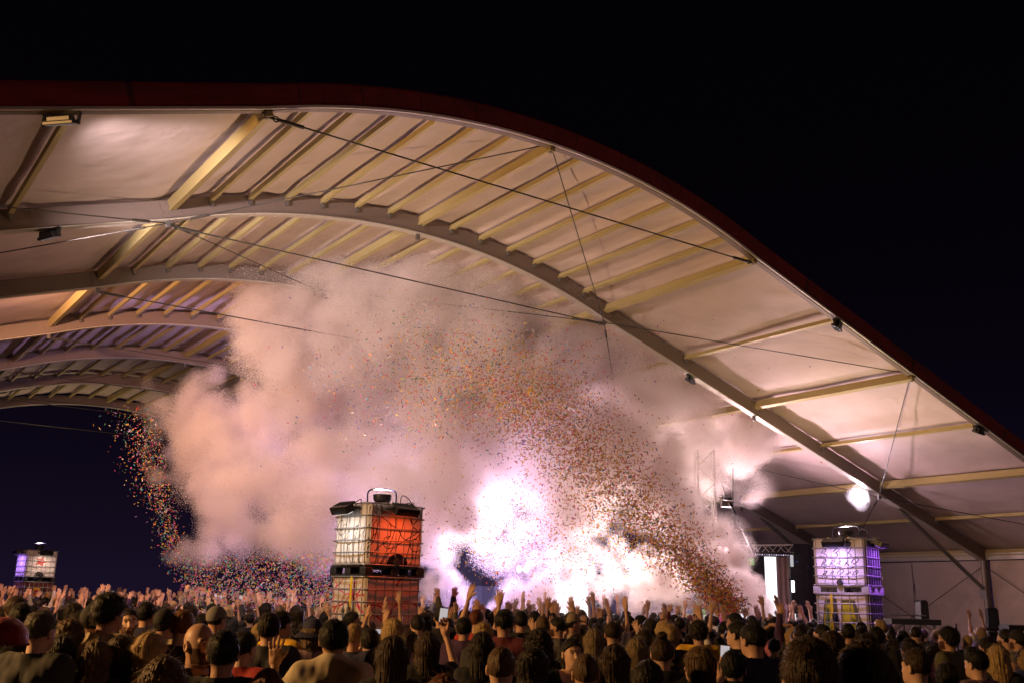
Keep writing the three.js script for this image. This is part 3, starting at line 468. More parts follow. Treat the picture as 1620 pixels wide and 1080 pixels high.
const FACES = {
  arcs: face((c, w, h) => { base(c, w, h, '#dcd8d2'); curves(c, w, h, '#16120f', 7, 4, 8); curves(c, w, h, '#16120f', 5, 9, 5); }),
  waves: face((c, w, h) => { base(c, w, h, '#e0dad0'); scrawl(c, w, h, '#140f0c', 8, 3, 11, 0.75); curves(c, w, h, '#140f0c', 7, 12, 4); c.beginPath(); c.fillStyle = '#140f0c'; c.ellipse(w * 0.55, h * 0.98, w * 0.19, h * 0.17, 0, 0, 7); c.fill(); }),
  pinkLines: face((c, w, h) => { base(c, w, h, '#dcd4ce'); scrawl(c, w, h, '#b3122a', 11, 7, 7, 0.9); scrawl(c, w, h, '#e0187f', 9, 17, 6, 0.9); c.strokeStyle = '#2f7d32'; c.lineWidth = 9; c.beginPath(); c.moveTo(w * 0.8, h * 0.55); c.lineTo(w * 0.95, h * 0.75); c.stroke(); }),
  redArcs: face((c, w, h) => { base(c, w, h, '#d7c9c2'); c.strokeStyle = '#a0101c'; c.lineWidth = 14; for (const [x, y, q] of [[0.1, 0.9, 0.3], [0.15, 0.95, 0.5], [0.75, 0.7, 0.32], [0.8, 0.2, 0.25], [0.5, 1, 0.22]]) { c.beginPath(); c.arc(w * x, h * y, w * q, 3.4, 6.1); c.stroke(); } c.strokeStyle = '#c81a52'; c.lineWidth = 8; c.beginPath(); c.arc(w * 0.45, h * 0.8, w * 0.42, 3.3, 5.6); c.stroke(); }),
  script: face((c, w, h) => { base(c, w, h, '#dfdada'); c.strokeStyle = '#15131a'; c.lineWidth = 9; c.lineCap = 'round'; const r = rng(21); for (const [y, n] of [[0.28, 3], [0.52, 5], [0.76, 5]]) for (let i = 0; i < n; i++) { const x = w * (0.14 + i * 0.74 / n), k = w * 0.13; c.beginPath(); c.lineWidth = 6 + 5 * r(); c.moveTo(x, h * y + k * (r() - 0.2)); c.bezierCurveTo(x + k * 0.6, h * y - k * (0.6 + r()), x + k * (0.9 + r()), h * y - k * 0.5, x + k * 0.3, h * y + k * 0.2); c.bezierCurveTo(x + k, h * y + k * r(), x + k * (0.4 + r()), h * y + k * (0.8 + r() * 0.4), x + k * (r() - 0.5) * 1.6, h * y + k * (0.4 + r() * 0.7)); c.stroke(); } }),
  greenPanels: face((c, w, h) => { base(c, w, h, '#d3cccb'); c.fillStyle = '#2a2530'; c.beginPath(); c.moveTo(w * 0.06, h); c.lineTo(w * 0.16, h * 0.12); c.lineTo(w * 0.4, h * 0.08); c.lineTo(w * 0.44, h); c.fill(); c.beginPath(); c.moveTo(w * 0.46, h); c.lineTo(w * 0.48, h * 0.12); c.lineTo(w * 0.75, h * 0.12); c.lineTo(w * 0.98, h); c.fill(); c.fillStyle = '#b8b010'; c.beginPath(); c.moveTo(w * 0.08, h); c.lineTo(w * 0.17, h * 0.22); c.lineTo(w * 0.3, h * 0.2); c.lineTo(w * 0.3, h); c.fill(); c.beginPath(); c.moveTo(w * 0.5, h); c.lineTo(w * 0.51, h * 0.17); c.lineTo(w * 0.7, h * 0.17); c.lineTo(w * 0.82, h); c.fill(); c.fillStyle = '#3c6a1c'; c.fillRect(w * 0.17, h * 0.3, w * 0.07, h * 0.5); }),
  starFace: face((c, w, h) => { base(c, w, h, '#dcd2cc'); c.strokeStyle = '#6b1f24'; c.lineWidth = 5; for (let k = 1; k < 4; k++) { c.beginPath(); for (let i = 0; i <= 10; i++) { const a = 0.3 + i * Math.PI / 5, q = (i % 2 ? 0.13 : 0.24) + k * 0.075; c.lineTo(w * (0.47 + Math.sin(a) * q), h * (0.42 - Math.cos(a) * q)); } c.closePath(); c.stroke(); } star(c, w * 0.47, h * 0.42, w * 0.25, w * 0.1, 0.3, '#b3261c'); c.fillStyle = '#3a3326'; c.beginPath(); c.ellipse(w * 0.47, h, w * 0.17, h * 0.2, 0, 0, 7); c.fill(); }),
  starLower: face((c, w, h) => { base(c, w, h, '#6a3020'); c.fillStyle = '#e0a813'; c.beginPath(); c.moveTo(w * 0.2, h * 0.9); c.lineTo(w * 0.36, h * 0.2); c.lineTo(w * 0.58, h * 0.22); c.lineTo(w * 0.42, h * 0.95); c.fill(); c.fillRect(w * 0.78, h * 0.35, w * 0.2, h * 0.5); c.fillStyle = '#c8201a'; c.fillRect(w * 0.38, h * 0.3, w * 0.13, h * 0.18); c.beginPath(); c.arc(w * 0.35, h * 0.62, w * 0.05, 0, 7); c.fill(); c.fillStyle = '#1c1716'; c.fillRect(w * 0.05, h * 0.15, w * 0.12, h * 0.8); c.beginPath(); c.moveTo(w * 0.62, h * 0.2); c.lineTo(w * 0.75, h * 0.2); c.lineTo(w * 0.6, h); c.lineTo(w * 0.48, h); c.fill(); }),
};
M.cage = std([0.42, 0.41, 0.40], 0.4, 0.6); M.plastic = std([0.02, 0.02, 0.022], 0.5); M.palletWhite = std([0.5, 0.48, 0.46], 0.6); M.strap = std([0.75, 0.56, 0.02], 0.6); M.blueTube = std([0.03, 0.04, 0.12], 0.35, 0.4);
const tankGeo = new RoundedBoxGeometry(1.13, 0.99, 0.93, 4, 0.07), cageH = 1.0;
function cagedTank(label, pos, turn, right, left, opt = {}) { // base at the pallet's foot; +z is the wide side, -x and +x the narrow ones
  const t = thing('caged_tank', label, 'tank', pos, turn, undefined), P = 0.155, W = 1.2, D = 1.0;
  const side = { px: plainTank, nx: plainTank, pz: plainTank, nz: plainTank, ...{ [opt.narrow ?? 'nx']: left, pz: right } };
  const tank = new THREE.Mesh(tankGeo, [side.px, side.nx, plainTank, plainTank, side.pz, side.nz]); tank.name = 'tank'; tank.position.y = P + 0.505; tank.castShadow = tank.receiveShadow = true; t.add(tank);
  const feet = []; for (const x of [-1, 0, 1]) for (const z of [-1, 0, 1]) if (x || z) feet.push(bx(0.16, 0.11, 0.16, [x * (W / 2 - 0.08), 0.075, z * (D / 2 - 0.08)], [0, 0, 0], 0.015));
  part('pallet', [...feet, bx(W, 0.025, 0.14, [0, 0.0135, D / 2 - 0.07]), bx(W, 0.025, 0.14, [0, 0.0135, -D / 2 + 0.07]), bx(0.14, 0.024, D - 0.3, [W / 2 - 0.07, 0.0137, 0]), bx(0.14, 0.024, D - 0.3, [-W / 2 + 0.07, 0.0137, 0]), bx(W - 0.01, 0.022, D - 0.01, [0, P - 0.012, 0])], opt.pallet ?? M.plastic, t);
  const x0 = W / 2 - 0.012, z0 = D / 2 - 0.012, tubeR = 0.0115;
  for (let k = 0; k < 6; k++) { const y = P + 0.02 + k * (cageH - 0.03) / 5; part('cage_rail', tube([V(-x0 + 0.04, y, -z0), V(x0 - 0.04, y, -z0), V(x0, y, -z0 + 0.04), V(x0, y, z0 - 0.04), V(x0 - 0.04, y, z0), V(-x0 + 0.04, y, z0), V(-x0, y, z0 - 0.04), V(-x0, y, -z0 + 0.04)], tubeR, 6, 64, true), M.cage, t); }
  const post = cyl(0.010, 0.010, cageH, [0, 0, 0], [0, 0, 0], 7); const put = (x, z) => { const m = part('cage_upright', post, M.cage, t); m.position.set(x, P + cageH / 2, z); };
  for (let k = 0; k < 7; k++) { const x = -x0 + 0.08 + k * (2 * x0 - 0.16) / 6; put(x, z0 - 0.02); put(x, -z0 + 0.02); } for (let k = 0; k < 6; k++) { const z = -z0 + 0.08 + k * (2 * z0 - 0.16) / 5; put(x0 - 0.02, z); put(-x0 + 0.02, z); }
  part('top_bar', [bx(0.05, 0.025, D, [-0.22, P + cageH + 0.012, 0]), bx(0.05, 0.025, D, [0.22, P + cageH + 0.012, 0])], M.cage, t);
  part('lid', [cyl(0.11, 0.11, 0.05, [0, P + cageH + 0.02, 0], [0, 0, 0], 24), cyl(0.075, 0.085, 0.03, [0, P + cageH + 0.06, 0], [0, 0, 0], 16)], M.plastic, t);
  part('valve', [cyl(0.045, 0.045, 0.12, [0, P + 0.075, z0 + 0.005], [Math.PI / 2, 0, 0], 14), cyl(0.055, 0.055, 0.03, [0, P + 0.075, z0 + 0.07], [Math.PI / 2, 0, 0], 14), bx(0.02, 0.03, 0.11, [0, P + 0.135, z0 + 0.02])], M.plastic, t);
  return t;
}
function tower(px, py, depth, turn, labels, faces, opt = {}) { // three tanks one on another
  const p = at(px, 950, depth), ts = [];
  for (let k = 0; k < 3; k++) { const [r, l] = faces[k]; ts.push(cagedTank(labels[k], [p.x, k * 1.162, p.z], turn, r, l, { ...opt, pallet: k === 2 ? opt.topPallet : undefined })); }
  return ts;
}
const mid = tower(594, 950, 17.1, R(43), ['white caged tank at the foot of the middle tower, hidden by the crowd', 'white caged tank with pink and red scrawl, lower visible one of the middle tower', 'caged tank painted with black curves, one side glowing orange-red, atop the middle tower'], [[plainTank, plainTank], [FACES.redArcs, FACES.pinkLines], [FACES.waves, FACES.arcs]]);
const right = tower(1344, 950, 22.4, R(-37), ['caged tank at the foot of the right tower, hidden by the crowd', 'grey caged tank with yellow-green panels, lower visible one of the right tower', 'white caged tank with black scribbles lit violet, atop the right tower'], [[plainTank, darkTank], [FACES.greenPanels, darkTank], [FACES.script, darkTank]], { narrow: 'px', topPallet: M.palletWhite });
const farT = tower(49, 950, 39.5, R(18 + 28), ['caged tank at the foot of the far left tower', 'red and yellow painted caged tank under the red star tank', 'caged tank with a red star on it atop the far left tower'], [[plainTank, plainTank], [FACES.starLower, FACES.starLower], [FACES.starFace, FACES.arcs]]);
for (const [t, s, label] of [[mid[1], [-0.605, 0.18], 'yellow ratchet strap hanging down the lower tank of the middle tower'], [right[1], [-0.2, 0.505], 'yellow ratchet strap on the lower tank of the right tower']]) {
  t.updateMatrixWorld(true); const onX = Math.abs(s[0]) > 0.5, g = thing('ratchet_strap', label, 'strap', t.localToWorld(V(s[0], 0, s[1])).toArray(), t.rotation.y + (onX ? -Math.PI / 2 : 0));
  part('webbing', bx(0.055, 1.0, 0.006, [0, 0.64, 0.02]), M.strap, g); part('buckle', [bx(0.08, 0.1, 0.03, [0, 0.62, 0.04], [0, 0, 0], 0.006), bx(0.02, 0.16, 0.02, [0.03, 0.66, 0.06], [0.3, 0, 0])], M.steel, g);
}
// ---- lamps
const glow = (c, k) => new THREE.MeshStandardMaterial({ color: 0x000000, roughness: 1, emissive: new THREE.Color().setRGB(...c), emissiveIntensity: k });
function spot(p, target, col, power, angle, pen = 0.6, rad = 8) { const l = new THREE.SpotLight(new THREE.Color().setRGB(...col), power, 0, R(angle), pen, 2); l.position.copy(p); l.target.position.copy(target); l.castShadow = true; l.shadow.radius = rad; scene.add(l, l.target); return l; }
function washLamp(t, lx, lz, turn, col, power, label, group) { // LED flood on a short arm over a tank's side, shining down it
  t.updateMatrixWorld(true); const g = thing('led_flood', label, 'floodlight', t.localToWorld(V(lx, 1.05, lz)).toArray(), t.rotation.y + turn, group);
  part('housing', bx(0.46, 0.13, 0.17, [0, 0, 0.17], [0.5, 0, 0], 0.012), M.blackMetal, g);
  const fins = []; for (let i = 0; i < 9; i++) fins.push(bx(0.008, 0.035, 0.15, [-0.2 + i * 0.05, 0.085, 0.13], [0.5, 0, 0])); part('cooling_fins', fins, M.blackMetal, g);
  part('bracket', [bx(0.03, 0.03, 0.2, [-0.25, 0.02, 0.08]), bx(0.03, 0.03, 0.2, [0.25, 0.02, 0.08]), bx(0.53, 0.03, 0.03, [0, 0.02, 0]), bx(0.06, 0.08, 0.05, [0, 0.0, 0.0])], M.blackMetal, g);
  part('lamp_lens', bx(0.4, 0.006, 0.1, [0, -0.067, 0.135], [0.5, 0, 0]), glow(col, power > 20 ? 2.2 : 1), g);
  part('power_cable', tube([V(0.2, 0.08, 0.1), V(0.26, 0.16, 0.0), V(0.15, 0.12, -0.1), V(0.3, 0.05, -0.2)], 0.008, 5, 20), M.plastic, g);
  g.updateMatrixWorld(true); const l = spot(g.localToWorld(V(0, -0.12, 0.5)), g.localToWorld(V(0, -1.15, 0.0)), col, power, 80, 0.9, 4); return g;
}
washLamp(mid[2], 0.02, 0.5, 0, [1, 0.085, 0.014], LIT.midRed, 'black LED flood over the orange side of the middle tower');
washLamp(mid[2], -0.6, 0, -Math.PI / 2, [1, 0.9, 0.86], LIT.midWhite, 'black LED flood over the white left side of the middle tower');
washLamp(right[2], -0.05, 0.5, 0, [0.62, 0.4, 1], LIT.rightViolet * 0.6, 'LED flood shining violet on the scribbled side of the right tower');
washLamp(right[2], 0.6, 0, Math.PI / 2, [0.42, 0.12, 1], LIT.rightViolet, 'LED flood shining deep violet down the dark side of the right tower');
washLamp(farT[2], 0.05, 0.5, 0, [1, 0.75, 0.6], 2.2, 'LED flood over the red star of the far left tower');
washLamp(farT[2], -0.6, 0, -Math.PI / 2, [0.4, 0.2, 1], LIT.rightViolet, 'LED flood shining blue-violet on the far left tower');
// uplights on the tower tops, that light the roof
for (const [t, power, label, tilt, col] of [[mid[2], LIT.upMid, 'uplight with a looped handle on top of the middle tower', [0.1, 0.0], [1, 0.66, 0.40]], [right[2], LIT.upRight, 'small uplight on top of the right tower', [0.05, 0.02], [1, 0.70, 0.32]], [farT[2], LIT.upFar, 'uplight on top of the far left tower', [-0.1, 0], [1, 0.72, 0.42]]]) {
  t.updateMatrixWorld(true); const p = t.localToWorld(V(0.02, 1.2, 0)), g = thing('uplight', label, 'uplight', p.toArray(), t.rotation.y);
  part('can', new THREE.LatheGeometry([[0, 0.02], [0.12, 0.02], [0.15, 0.06], [0.16, 0.14], [0.15, 0.15], [0.14, 0.15], [0.13, 0.09], [0, 0.08]].map((q) => new THREE.Vector2(...q)), 24), M.blackMetal, g);
  part('lamp_lens', cyl(0.125, 0.125, 0.006, [0, 0.115, 0], [0, 0, 0], 20), glow(col, 1.5), g);
  part('handle', tube([V(-0.3, 0, 0), V(-0.3, 0.16, 0), V(-0.25, 0.21, 0), V(0.22, 0.24, 0), V(0.28, 0.2, 0), V(0.29, 0.02, 0)], 0.014, 7, 40), M.blueTube, g); part('loose_cable', tube([V(0.3, 0.0, 0.1), V(0.36, 0.16, 0.08), V(0.5, 0.1, 0.1), V(0.52, -0.1, 0.2)], 0.009, 5, 24), M.plastic, g);
  spot(p.clone().add(V(0, 0.16, 0)), p.clone().add(V(tilt[0] * 8, 8, tilt[1] * 8)), col, power, 78, 0.5, 3);
}
// floodlights hung under the arches: left-flank beams are added fill, one on the right is turned to us
function archFlood(k, s, lit, target, col, power, label, ang = 50, off = 0) {
  const [c, y] = prof(s), p = T(C0 + c, y - (k ? 0.27 : 0.01), aOf(k) + off), d = target.clone().sub(p), g = thing('arch_floodlight', label, 'floodlight', p.toArray(), Math.atan2(d.x, d.z));
  const el = Math.atan2(-d.y, Math.hypot(d.x, d.z));
  part('yoke', [bx(0.5, 0.03, 0.06, [0, 0.0, 0]), bx(0.02, 0.16, 0.05, [-0.24, -0.07, 0]), bx(0.02, 0.16, 0.05, [0.24, -0.07, 0])], M.blackMetal, g);
  const h = part('housing', [new RoundedBoxGeometry(0.42, 0.16, 0.05, 2, 0.012), bx(0.32, 0.12, 0.06, [0, 0, -0.05], [0, 0, 0], 0.01)], M.blackMetal, g); h.position.y = -0.12; h.rotation.x = lit > 5 ? el : Math.max(el, 1.15);
  const f = part('lamp_lens', lit > 5 ? cyl(0.13, 0.13, 0.02, [0, 0, 0.04], [Math.PI / 2, 0, 0], 24) : bx(0.38, 0.13, 0.004, [0, 0, 0.028]), glow(col, lit), g); f.position.copy(h.position); f.rotation.copy(h.rotation);
  if (power) { g.updateMatrixWorld(true); spot(h.localToWorld(V(0, 0, 0.1)), target, col, power, ang, 0.7, 6); }
  return g;
}
const off = [0.02, 0.02, 0.02];
archFlood(0, -8.05, 0.12, at(620, 680, 25), [1, 0.78, 0.76], LIT.smokeFillA, 'black floodlight under the red front arch at upper left', 42);  // the fixture hangs there dark; its beam is added to fill the smoke
archFlood(1, -7.75, 0.12, at(700, 640, 25), [1, 0.78, 0.78], LIT.smokeFillB, 'black floodlight under the second arch at the left', 46);  // beam added here too, a second front fill on the smoke
archFlood(2, -8.0, 0.12, T(13, 0, 30), [1, 0.50, 0.28], LIT.leftFill, 'black floodlight under the third arch at the left', 64);  // dark fixture with an added warm beam for far left arms and smoke
archFlood(0, -11.2, 0.5, V(2, 1.2, -6), [1, 0.51, 0.17], LIT.nearFill, 'unseen floodlight added beyond the left edge, lighting the near crowd yellow', 78);  // added lamp out of view, yellowing the left sides of near heads
archFlood(1, 8.1, 1, T(12, -3, 26), off, 0, 'black floodlight half way down the second arch on the right');
archFlood(0, 8.0, 1, T(12, -3, 22), off, 0, 'black floodlight under the front arch on the right slope');
archFlood(0, 10.0, 1, T(20, -3, 22), off, 0, 'black floodlight low under the front arch at right');
archFlood(1, 10.8, 22, V(1.5, -1.5, -8), [0.92, 0.8, 1], LIT.bright, 'bright white floodlight under the second arch, shining at us', 64, 0.25);
// ---- the stage, mostly behind the smoke
const deckP = at(950, 950, 33); deckP.y = 0;
const deck = thing('stage_deck', 'black stage platform behind the crowd, veiled by smoke', 'stage', deckP.toArray());
part('deck', bx(13, 0.12, 7, [0, 1.04, -1], [0, 0, 0], 0.01), M.black, deck); part('skirt', bx(12.9, 0.97, 0.05, [0, 0.49, 2.42]), std([0.015, 0.014, 0.018], 0.9), deck);
const wallScreen = thing('led_wall', 'wide LED wall glowing white and lavender behind the smoke', 'screen', at(930, 950, 37).setY(0).toArray());
{ const r = rng(9); for (let i = 0; i < 8; i++) for (let j = 0; j < 4; j++) { const hot = i === 3, c = hot ? [1, 0.95, 0.98] : [0.55 + 0.1 * r(), 0.42, 1]; const f = part('screen_panel', bx(1.24, 1.24, 0.08, [-4.4 + i * 1.26, 1.9 + j * 1.26, 0], [0, 0, 0], 0.01), M.black, wallScreen); part('screen_face', bx(1.256, 1.256, 0.004, [-4.4 + i * 1.26, 1.9 + j * 1.26, 0.043]), glow(c, hot ? LIT.screenHot * (j < 2) : LIT.screen * (j < 1 ? 3 : 1) * r()), f); } }
function blinder(px, py, depth, target, col, power, label, ang = 75) { const p = at(px, py, depth), d = target.clone().sub(p), g = thing('stage_blinder', label, 'stage light', p.toArray(), Math.atan2(d.x, d.z), undefined);
  part('housing', bx(0.5, 0.34, 0.18, [0, 0, 0], [0, 0, 0], 0.02), M.blackMetal, g); part('yoke', [bx(0.6, 0.03, 0.04, [0, 0.26, 0]), bx(0.02, 0.3, 0.04, [-0.29, 0.12, 0]), bx(0.02, 0.3, 0.04, [0.29, 0.12, 0])], M.blackMetal, g);
  for (const x of [-0.12, 0.12]) part('lamp_lens', cyl(0.1, 0.1, 0.01, [x, 0, 0.094], [Math.PI / 2, 0, 0], 16), glow(col, 6), g);
  g.updateMatrixWorld(true); spot(g.localToWorld(V(0, 0, 0.2)), target, col, power, ang, 0.7, 10); return g; }
for (const [px, py, dp, tx, ty, td, col, pw, label] of STAGE_LIGHTS) blinder(px, py, dp, at(tx, ty, td), col, pw, label);
// right-hand stage side: LED column, scrim, blinder column, header truss, drape
function truss(a, b, w, r, label, name = 'lighting_truss') { const g = thing(name, label, 'truss', a.toArray()), d = b.clone().sub(a), L = d.length(), z = d.normalize(), up = Math.abs(z.y) > 0.9 ? V(0, 0, 1) : V(0, 1, 0), x = up.clone().cross(z).normalize(), y = z.clone().cross(x), q = (i, j, t) => x.clone().multiplyScalar(i * w / 2).addScaledVector(y, j * w / 2).addScaledVector(z, t);
  for (const [i, j] of [[-1, -1], [1, -1], [1, 1], [-1, 1]]) part('chord', rod(q(i, j, 0), q(i, j, L), r, 8), M.aluLight, g);
  const n = Math.max(2, Math.round(L / w)); const lace = []; for (let k = 0; k < n; k++) { const t0 = L * k / n, t1 = L * (k + 1) / n, e = k % 2 ? 1 : -1; for (const [[i, j], [u, v]] of [[[-1, -1], [1, -1]], [[1, -1], [1, 1]], [[1, 1], [-1, 1]], [[-1, 1], [-1, -1]]]) lace.push(e > 0 ? rod(q(i, j, t0), q(u, v, t1), r * 0.55, 5) : rod(q(u, v, t0), q(i, j, t1), r * 0.55, 5)); }
  lace.forEach((l) => part('lacing_bar', l, M.aluLight, g)); return g; }
truss(at(1121, 985, 26).setY(0), at(1121, 985, 26).setY(5.9), 0.42, 0.026, 'vertical truss mast rising out of the confetti plume', 'truss_mast');
truss(at(935, 768, 25.6), at(1088, 768, 25.6), 0.34, 0.022, 'horizontal truss half lost in the smoke left of the mast');
truss(at(1168, 869, 30), at(1254, 868, 30), 0.24, 0.018, 'header truss over the LED column beside the stage');
{ const g = thing('led_batten', 'row of small white LEDs under the header truss', 'stage light', at(1211, 876, 29.9).toArray()); part('housing', bx(1.6, 0.12, 0.12, [0, 0, 0], [0, 0, 0], 0.01), M.blackMetal, g); for (let i = 0; i < 22; i++) part('led', cyl(0.018, 0.018, 0.01, [-0.72 + i * 0.0686, -0.02, 0.064], [Math.PI / 2, 0, 0], 8), glow([0.9, 0.75, 1], i % 3 ? 0.5 : 1.2), g); }
{ const p = at(1221, 950, 30.4).setY(0), g = thing('led_column', 'tall white glowing LED column right of the plume', 'screen', p.toArray()); part('frame', bx(0.38, 2.6, 0.06, [0, 2.2, 0], [0, 0, 0], 0.008), M.black, g); for (let j = 0; j < 4; j++) part('screen_panel', bx(0.34, 0.63, 0.004, [0, 1.25 + j * 0.635, 0.034]), glow([0.95, 0.93, 1], 1.6), g); }
{ const p = at(1182, 950, 30.6).setY(0), g = thing('side_screen', 'side screen with white and green picture behind the plume', 'screen', p.toArray()); part('frame', bx(1.1, 2.6, 0.06, [0, 2.2, 0], [0, 0, 0], 0.008), M.black, g); part('screen_white', bx(0.5, 2.4, 0.004, [-0.27, 2.25, 0.034]), glow([0.95, 0.93, 1], 1.1), g); part('screen_green', bx(0.22, 0.2, 0.004, [0.14, 3.32, 0.034]), glow([0.35, 0.8, 0.25], 0.5), g); }
{ const p = at(1241, 950, 30.3).setY(0), g = thing('scrim', 'mauve cloth strip hung between LED column and blinders', 'cloth', p.toArray()); const q = new THREE.PlaneGeometry(0.34, 2.6, 10, 20), a = q.attributes.position; for (let i = 0; i < a.count; i++) a.setZ(i, 0.02 * Math.sin(a.getX(i) * 40)); q.computeVertexNormals(); q.translate(0, 2.2, 0); part('cloth', q, phys([0.3, 0.2, 0.2], 0.9, { side: THREE.DoubleSide }), g); part('batten', bx(0.36, 0.03, 0.03, [0, 3.5, 0]), M.blackMetal, g); }
{ const p = at(1256, 950, 29.8).setY(0), g = thing('light_column', 'column of stacked strip lights beside the scrim', 'stage light', p.toArray()); part('mast', cyl(0.03, 0.03, 3.6, [0.1, 1.8, -0.08]), M.blackMetal, g); [[1.7, 1], [2.32, 0], [2.62, 2.4], [3.02, 0], [3.34, 0.5]].forEach(([y, e]) => { const b = part('strip_light', bx(0.34, 0.36, 0.12, [0.09, y, 0], [0, 0, 0], 0.012), M.blackMetal, g); if (e) part('tube', bx(0.09, 0.33, 0.02, [-0.02, y, 0.07], [0, 0, 0], 0.008), glow([0.95, 0.92, 1], e), b); }); }
{ const a = at(1262, 950, 31).setY(0), g = thing('black_drape', 'dark drape closing the side of the stage', 'curtain', at(1230, 950, 31.6).setY(0).toArray()), q = new THREE.PlaneGeometry(3.2, 3.9, 120, 10), v = q.attributes.position; for (let i = 0; i < v.count; i++) v.setZ(i, 0.025 * Math.sin(v.getX(i) * 17 + 2 * noise(v.getX(i) * 2, 1, 1)) + 0.02 * noise(v.getX(i) * 5, v.getY(i), 2)); q.computeVertexNormals(); q.translate(0.1, 1.95, 0); part('cloth', q, phys([0.035, 0.028, 0.04], 0.9, { side: THREE.DoubleSide }), g); part('pipe', rod(V(-1.6, 3.92, 0), V(1.8, 3.92, 0), 0.025), M.blackMetal, g); }
{ const p = at(1150, 797, 25.8), g = thing('hanging_lamp', 'boxy stage lamp hanging from the arch beside the truss mast', 'stage light', p.toArray()); g.scale.setScalar(0.52); part('housing', bx(0.6, 0.28, 0.3, [0, 0, 0], [0, 0.2, 0], 0.02), std([0.14, 0.11, 0.12], 0.5), g); part('hanger', [bx(0.5, 0.12, 0.2, [0.02, 0.26, 0], [0, 0, 0], 0.02), bx(0.03, 0.3, 0.03, [-0.2, 0.3, 0]), bx(0.03, 0.3, 0.03, [0.22, 0.3, 0]), rod(V(0, 0.36, 0), V(-0.25, 1.1, 0), 0.02)], M.blackMetal, g); part('lamp_lens', cyl(0.09, 0.09, 0.01, [0.1, -0.02, 0.156], [Math.PI / 2, 0, 0], 14), std([0.4, 0.36, 0.34], 0.2), g); }
solo('black_strap', tube([at(1156, 796, 25.6), at(1172, 830, 26.4), at(1193, 876, 29)], 0.035, 6, 20), std([0.004, 0.004, 0.004], 1), 'black strap running down from the hanging lamp to the header truss', 'strap');
solo('drop_wire', rod(at(1160, 740, 25.4), at(1160, 858, 25.4), 0.01), M.cable, 'thin wire hanging beside the boxy stage lamp', 'wire');
{ const p = at(1114, 962, 30).setY(0), g = thing('dj_booth', 'booth with a colourful picture on its front, on the stage', 'booth', p.toArray()); g.position.y = 1.1; part('table', bx(1.5, 0.06, 0.7, [0, 1.05, 0], [0, 0, 0], 0.01), M.black, g); part('front', bx(1.5, 1.0, 0.05, [0, 0.52, 0.33]), M.black, g);
  const r = rng(3), cols = [[0.9, 0.1, 0.05], [0.95, 0.6, 0.05], [0.1, 0.5, 0.15], [0.1, 0.2, 0.7], [0.9, 0.85, 0.8], [0.8, 0.1, 0.3]]; for (let i = 0; i < 10; i++) for (let j = 0; j < 6; j++) part('screen_tile', bx(0.145, 0.155, 0.004, [-0.66 + i * 0.147, 0.12 + j * 0.16, 0.358]), glow(cols[Math.floor(r() * 6)], 0.5 * r() + 0.1), g); }
person({ pose: 'mixed', sex: 0, hair: 'short', hc: 'black', kind: 'tee', cloth: 'red', h: 1.8, yaw: 170, near: false, p: at(948, 950, 30.5).setY(1.11), label: 'performer on the stage with arms up, a dark figure in the confetti' });
// right-hand side: platform, loudspeakers, mixing place
function loudspeaker(p, turn, label) { const g = thing('loudspeaker', label, 'loudspeaker', p.toArray(), turn); g.scale.setScalar(0.66); const s = new THREE.Shape([[-0.19, 0], [0.19, 0], [0.17, 0.62], [0.1, 0.68], [-0.1, 0.68], [-0.17, 0.62]].map((q) => new THREE.Vector2(...q))), e = new THREE.ExtrudeGeometry(s, { depth: 0.28, bevelEnabled: true, bevelSize: 0.02, bevelThickness: 0.02, bevelSegments: 2 }); e.translate(0, 0.02, -0.14); part('cabinet', e, M.black, g); part('grille', bx(0.3, 0.52, 0.01, [0, 0.33, 0.166]), std([0.03, 0.03, 0.032], 0.7), g); part('handle', bx(0.02, 0.1, 0.12, [0.2, 0.4, 0], [0, 0, 0], 0.006), M.blackMetal, g); return g; }
{ const a = at(1402, 980, 27).setY(0), b = at(1472, 980, 27).setY(0), g = thing('scaffold_platform', 'dark scaffold platform with a laced leg before the tent wall', 'platform', a.clone().add(b).multiplyScalar(0.5).toArray(), 0.05); part('deck', bx(1.3, 0.14, 1.0, [0, 1.74, 0], [0, 0, 0], 0.01), std([0.03, 0.03, 0.025], 0.8), g); for (const [x, z] of [[-0.3, 0.4], [0.5, 0.4], [-0.3, -0.4], [0.5, -0.4]]) part('leg', cyl(0.03, 0.03, 1.68, [x, 0.84, z]), M.steel, g); for (let k = 0; k < 5; k++) part('brace', rod(V(0.3, 0.3 + k * 0.28, 0.42), V(0.6, 0.58 + k * 0.28, 0.42), 0.015), M.aluLight, g); part('rail', rod(V(-0.62, 1.9, 0.4), V(0.3, 1.9, 0.4), 0.02), M.steel, g); }
loudspeaker(at(1460, 976, 27).setY(1.815), 0.4, 'black loudspeaker standing on the scaffold platform');
{ const p = at(1571, 985, 26).setY(0), g = thing('equipment_stand', 'black equipment rack on legs beside the tent column', 'rack', p.toArray()); part('top', bx(0.55, 0.08, 0.5, [0, 1.62, 0], [0, 0, 0], 0.01), M.black, g); part('case', bx(0.5, 0.5, 0.45, [0.05, 1.3, 0], [0, 0, 0], 0.01), M.blackMetal, g); for (const [x, z] of [[-0.24, 0.2], [0.24, 0.2], [-0.24, -0.2], [0.24, -0.2]]) part('leg', cyl(0.018, 0.018, 1.58, [x, 0.79, z]), M.aluLight, g); }
loudspeaker(at(1571, 980, 26).setY(1.665), -0.2, 'black loudspeaker on the rack beside the tent column');
{ const p = at(1513, 985, 24).setY(0), g = thing('pole', 'thin black pole standing behind the man in olive', 'pole', p.toArray()); part('shaft', cyl(0.018, 0.022, 1.75, [0, 0.87, 0]), M.black, g); part('bracket', bx(0.05, 0.3, 0.04, [-0.03, 1.5, 0], [0, 0, 0.06]), M.black, g); }
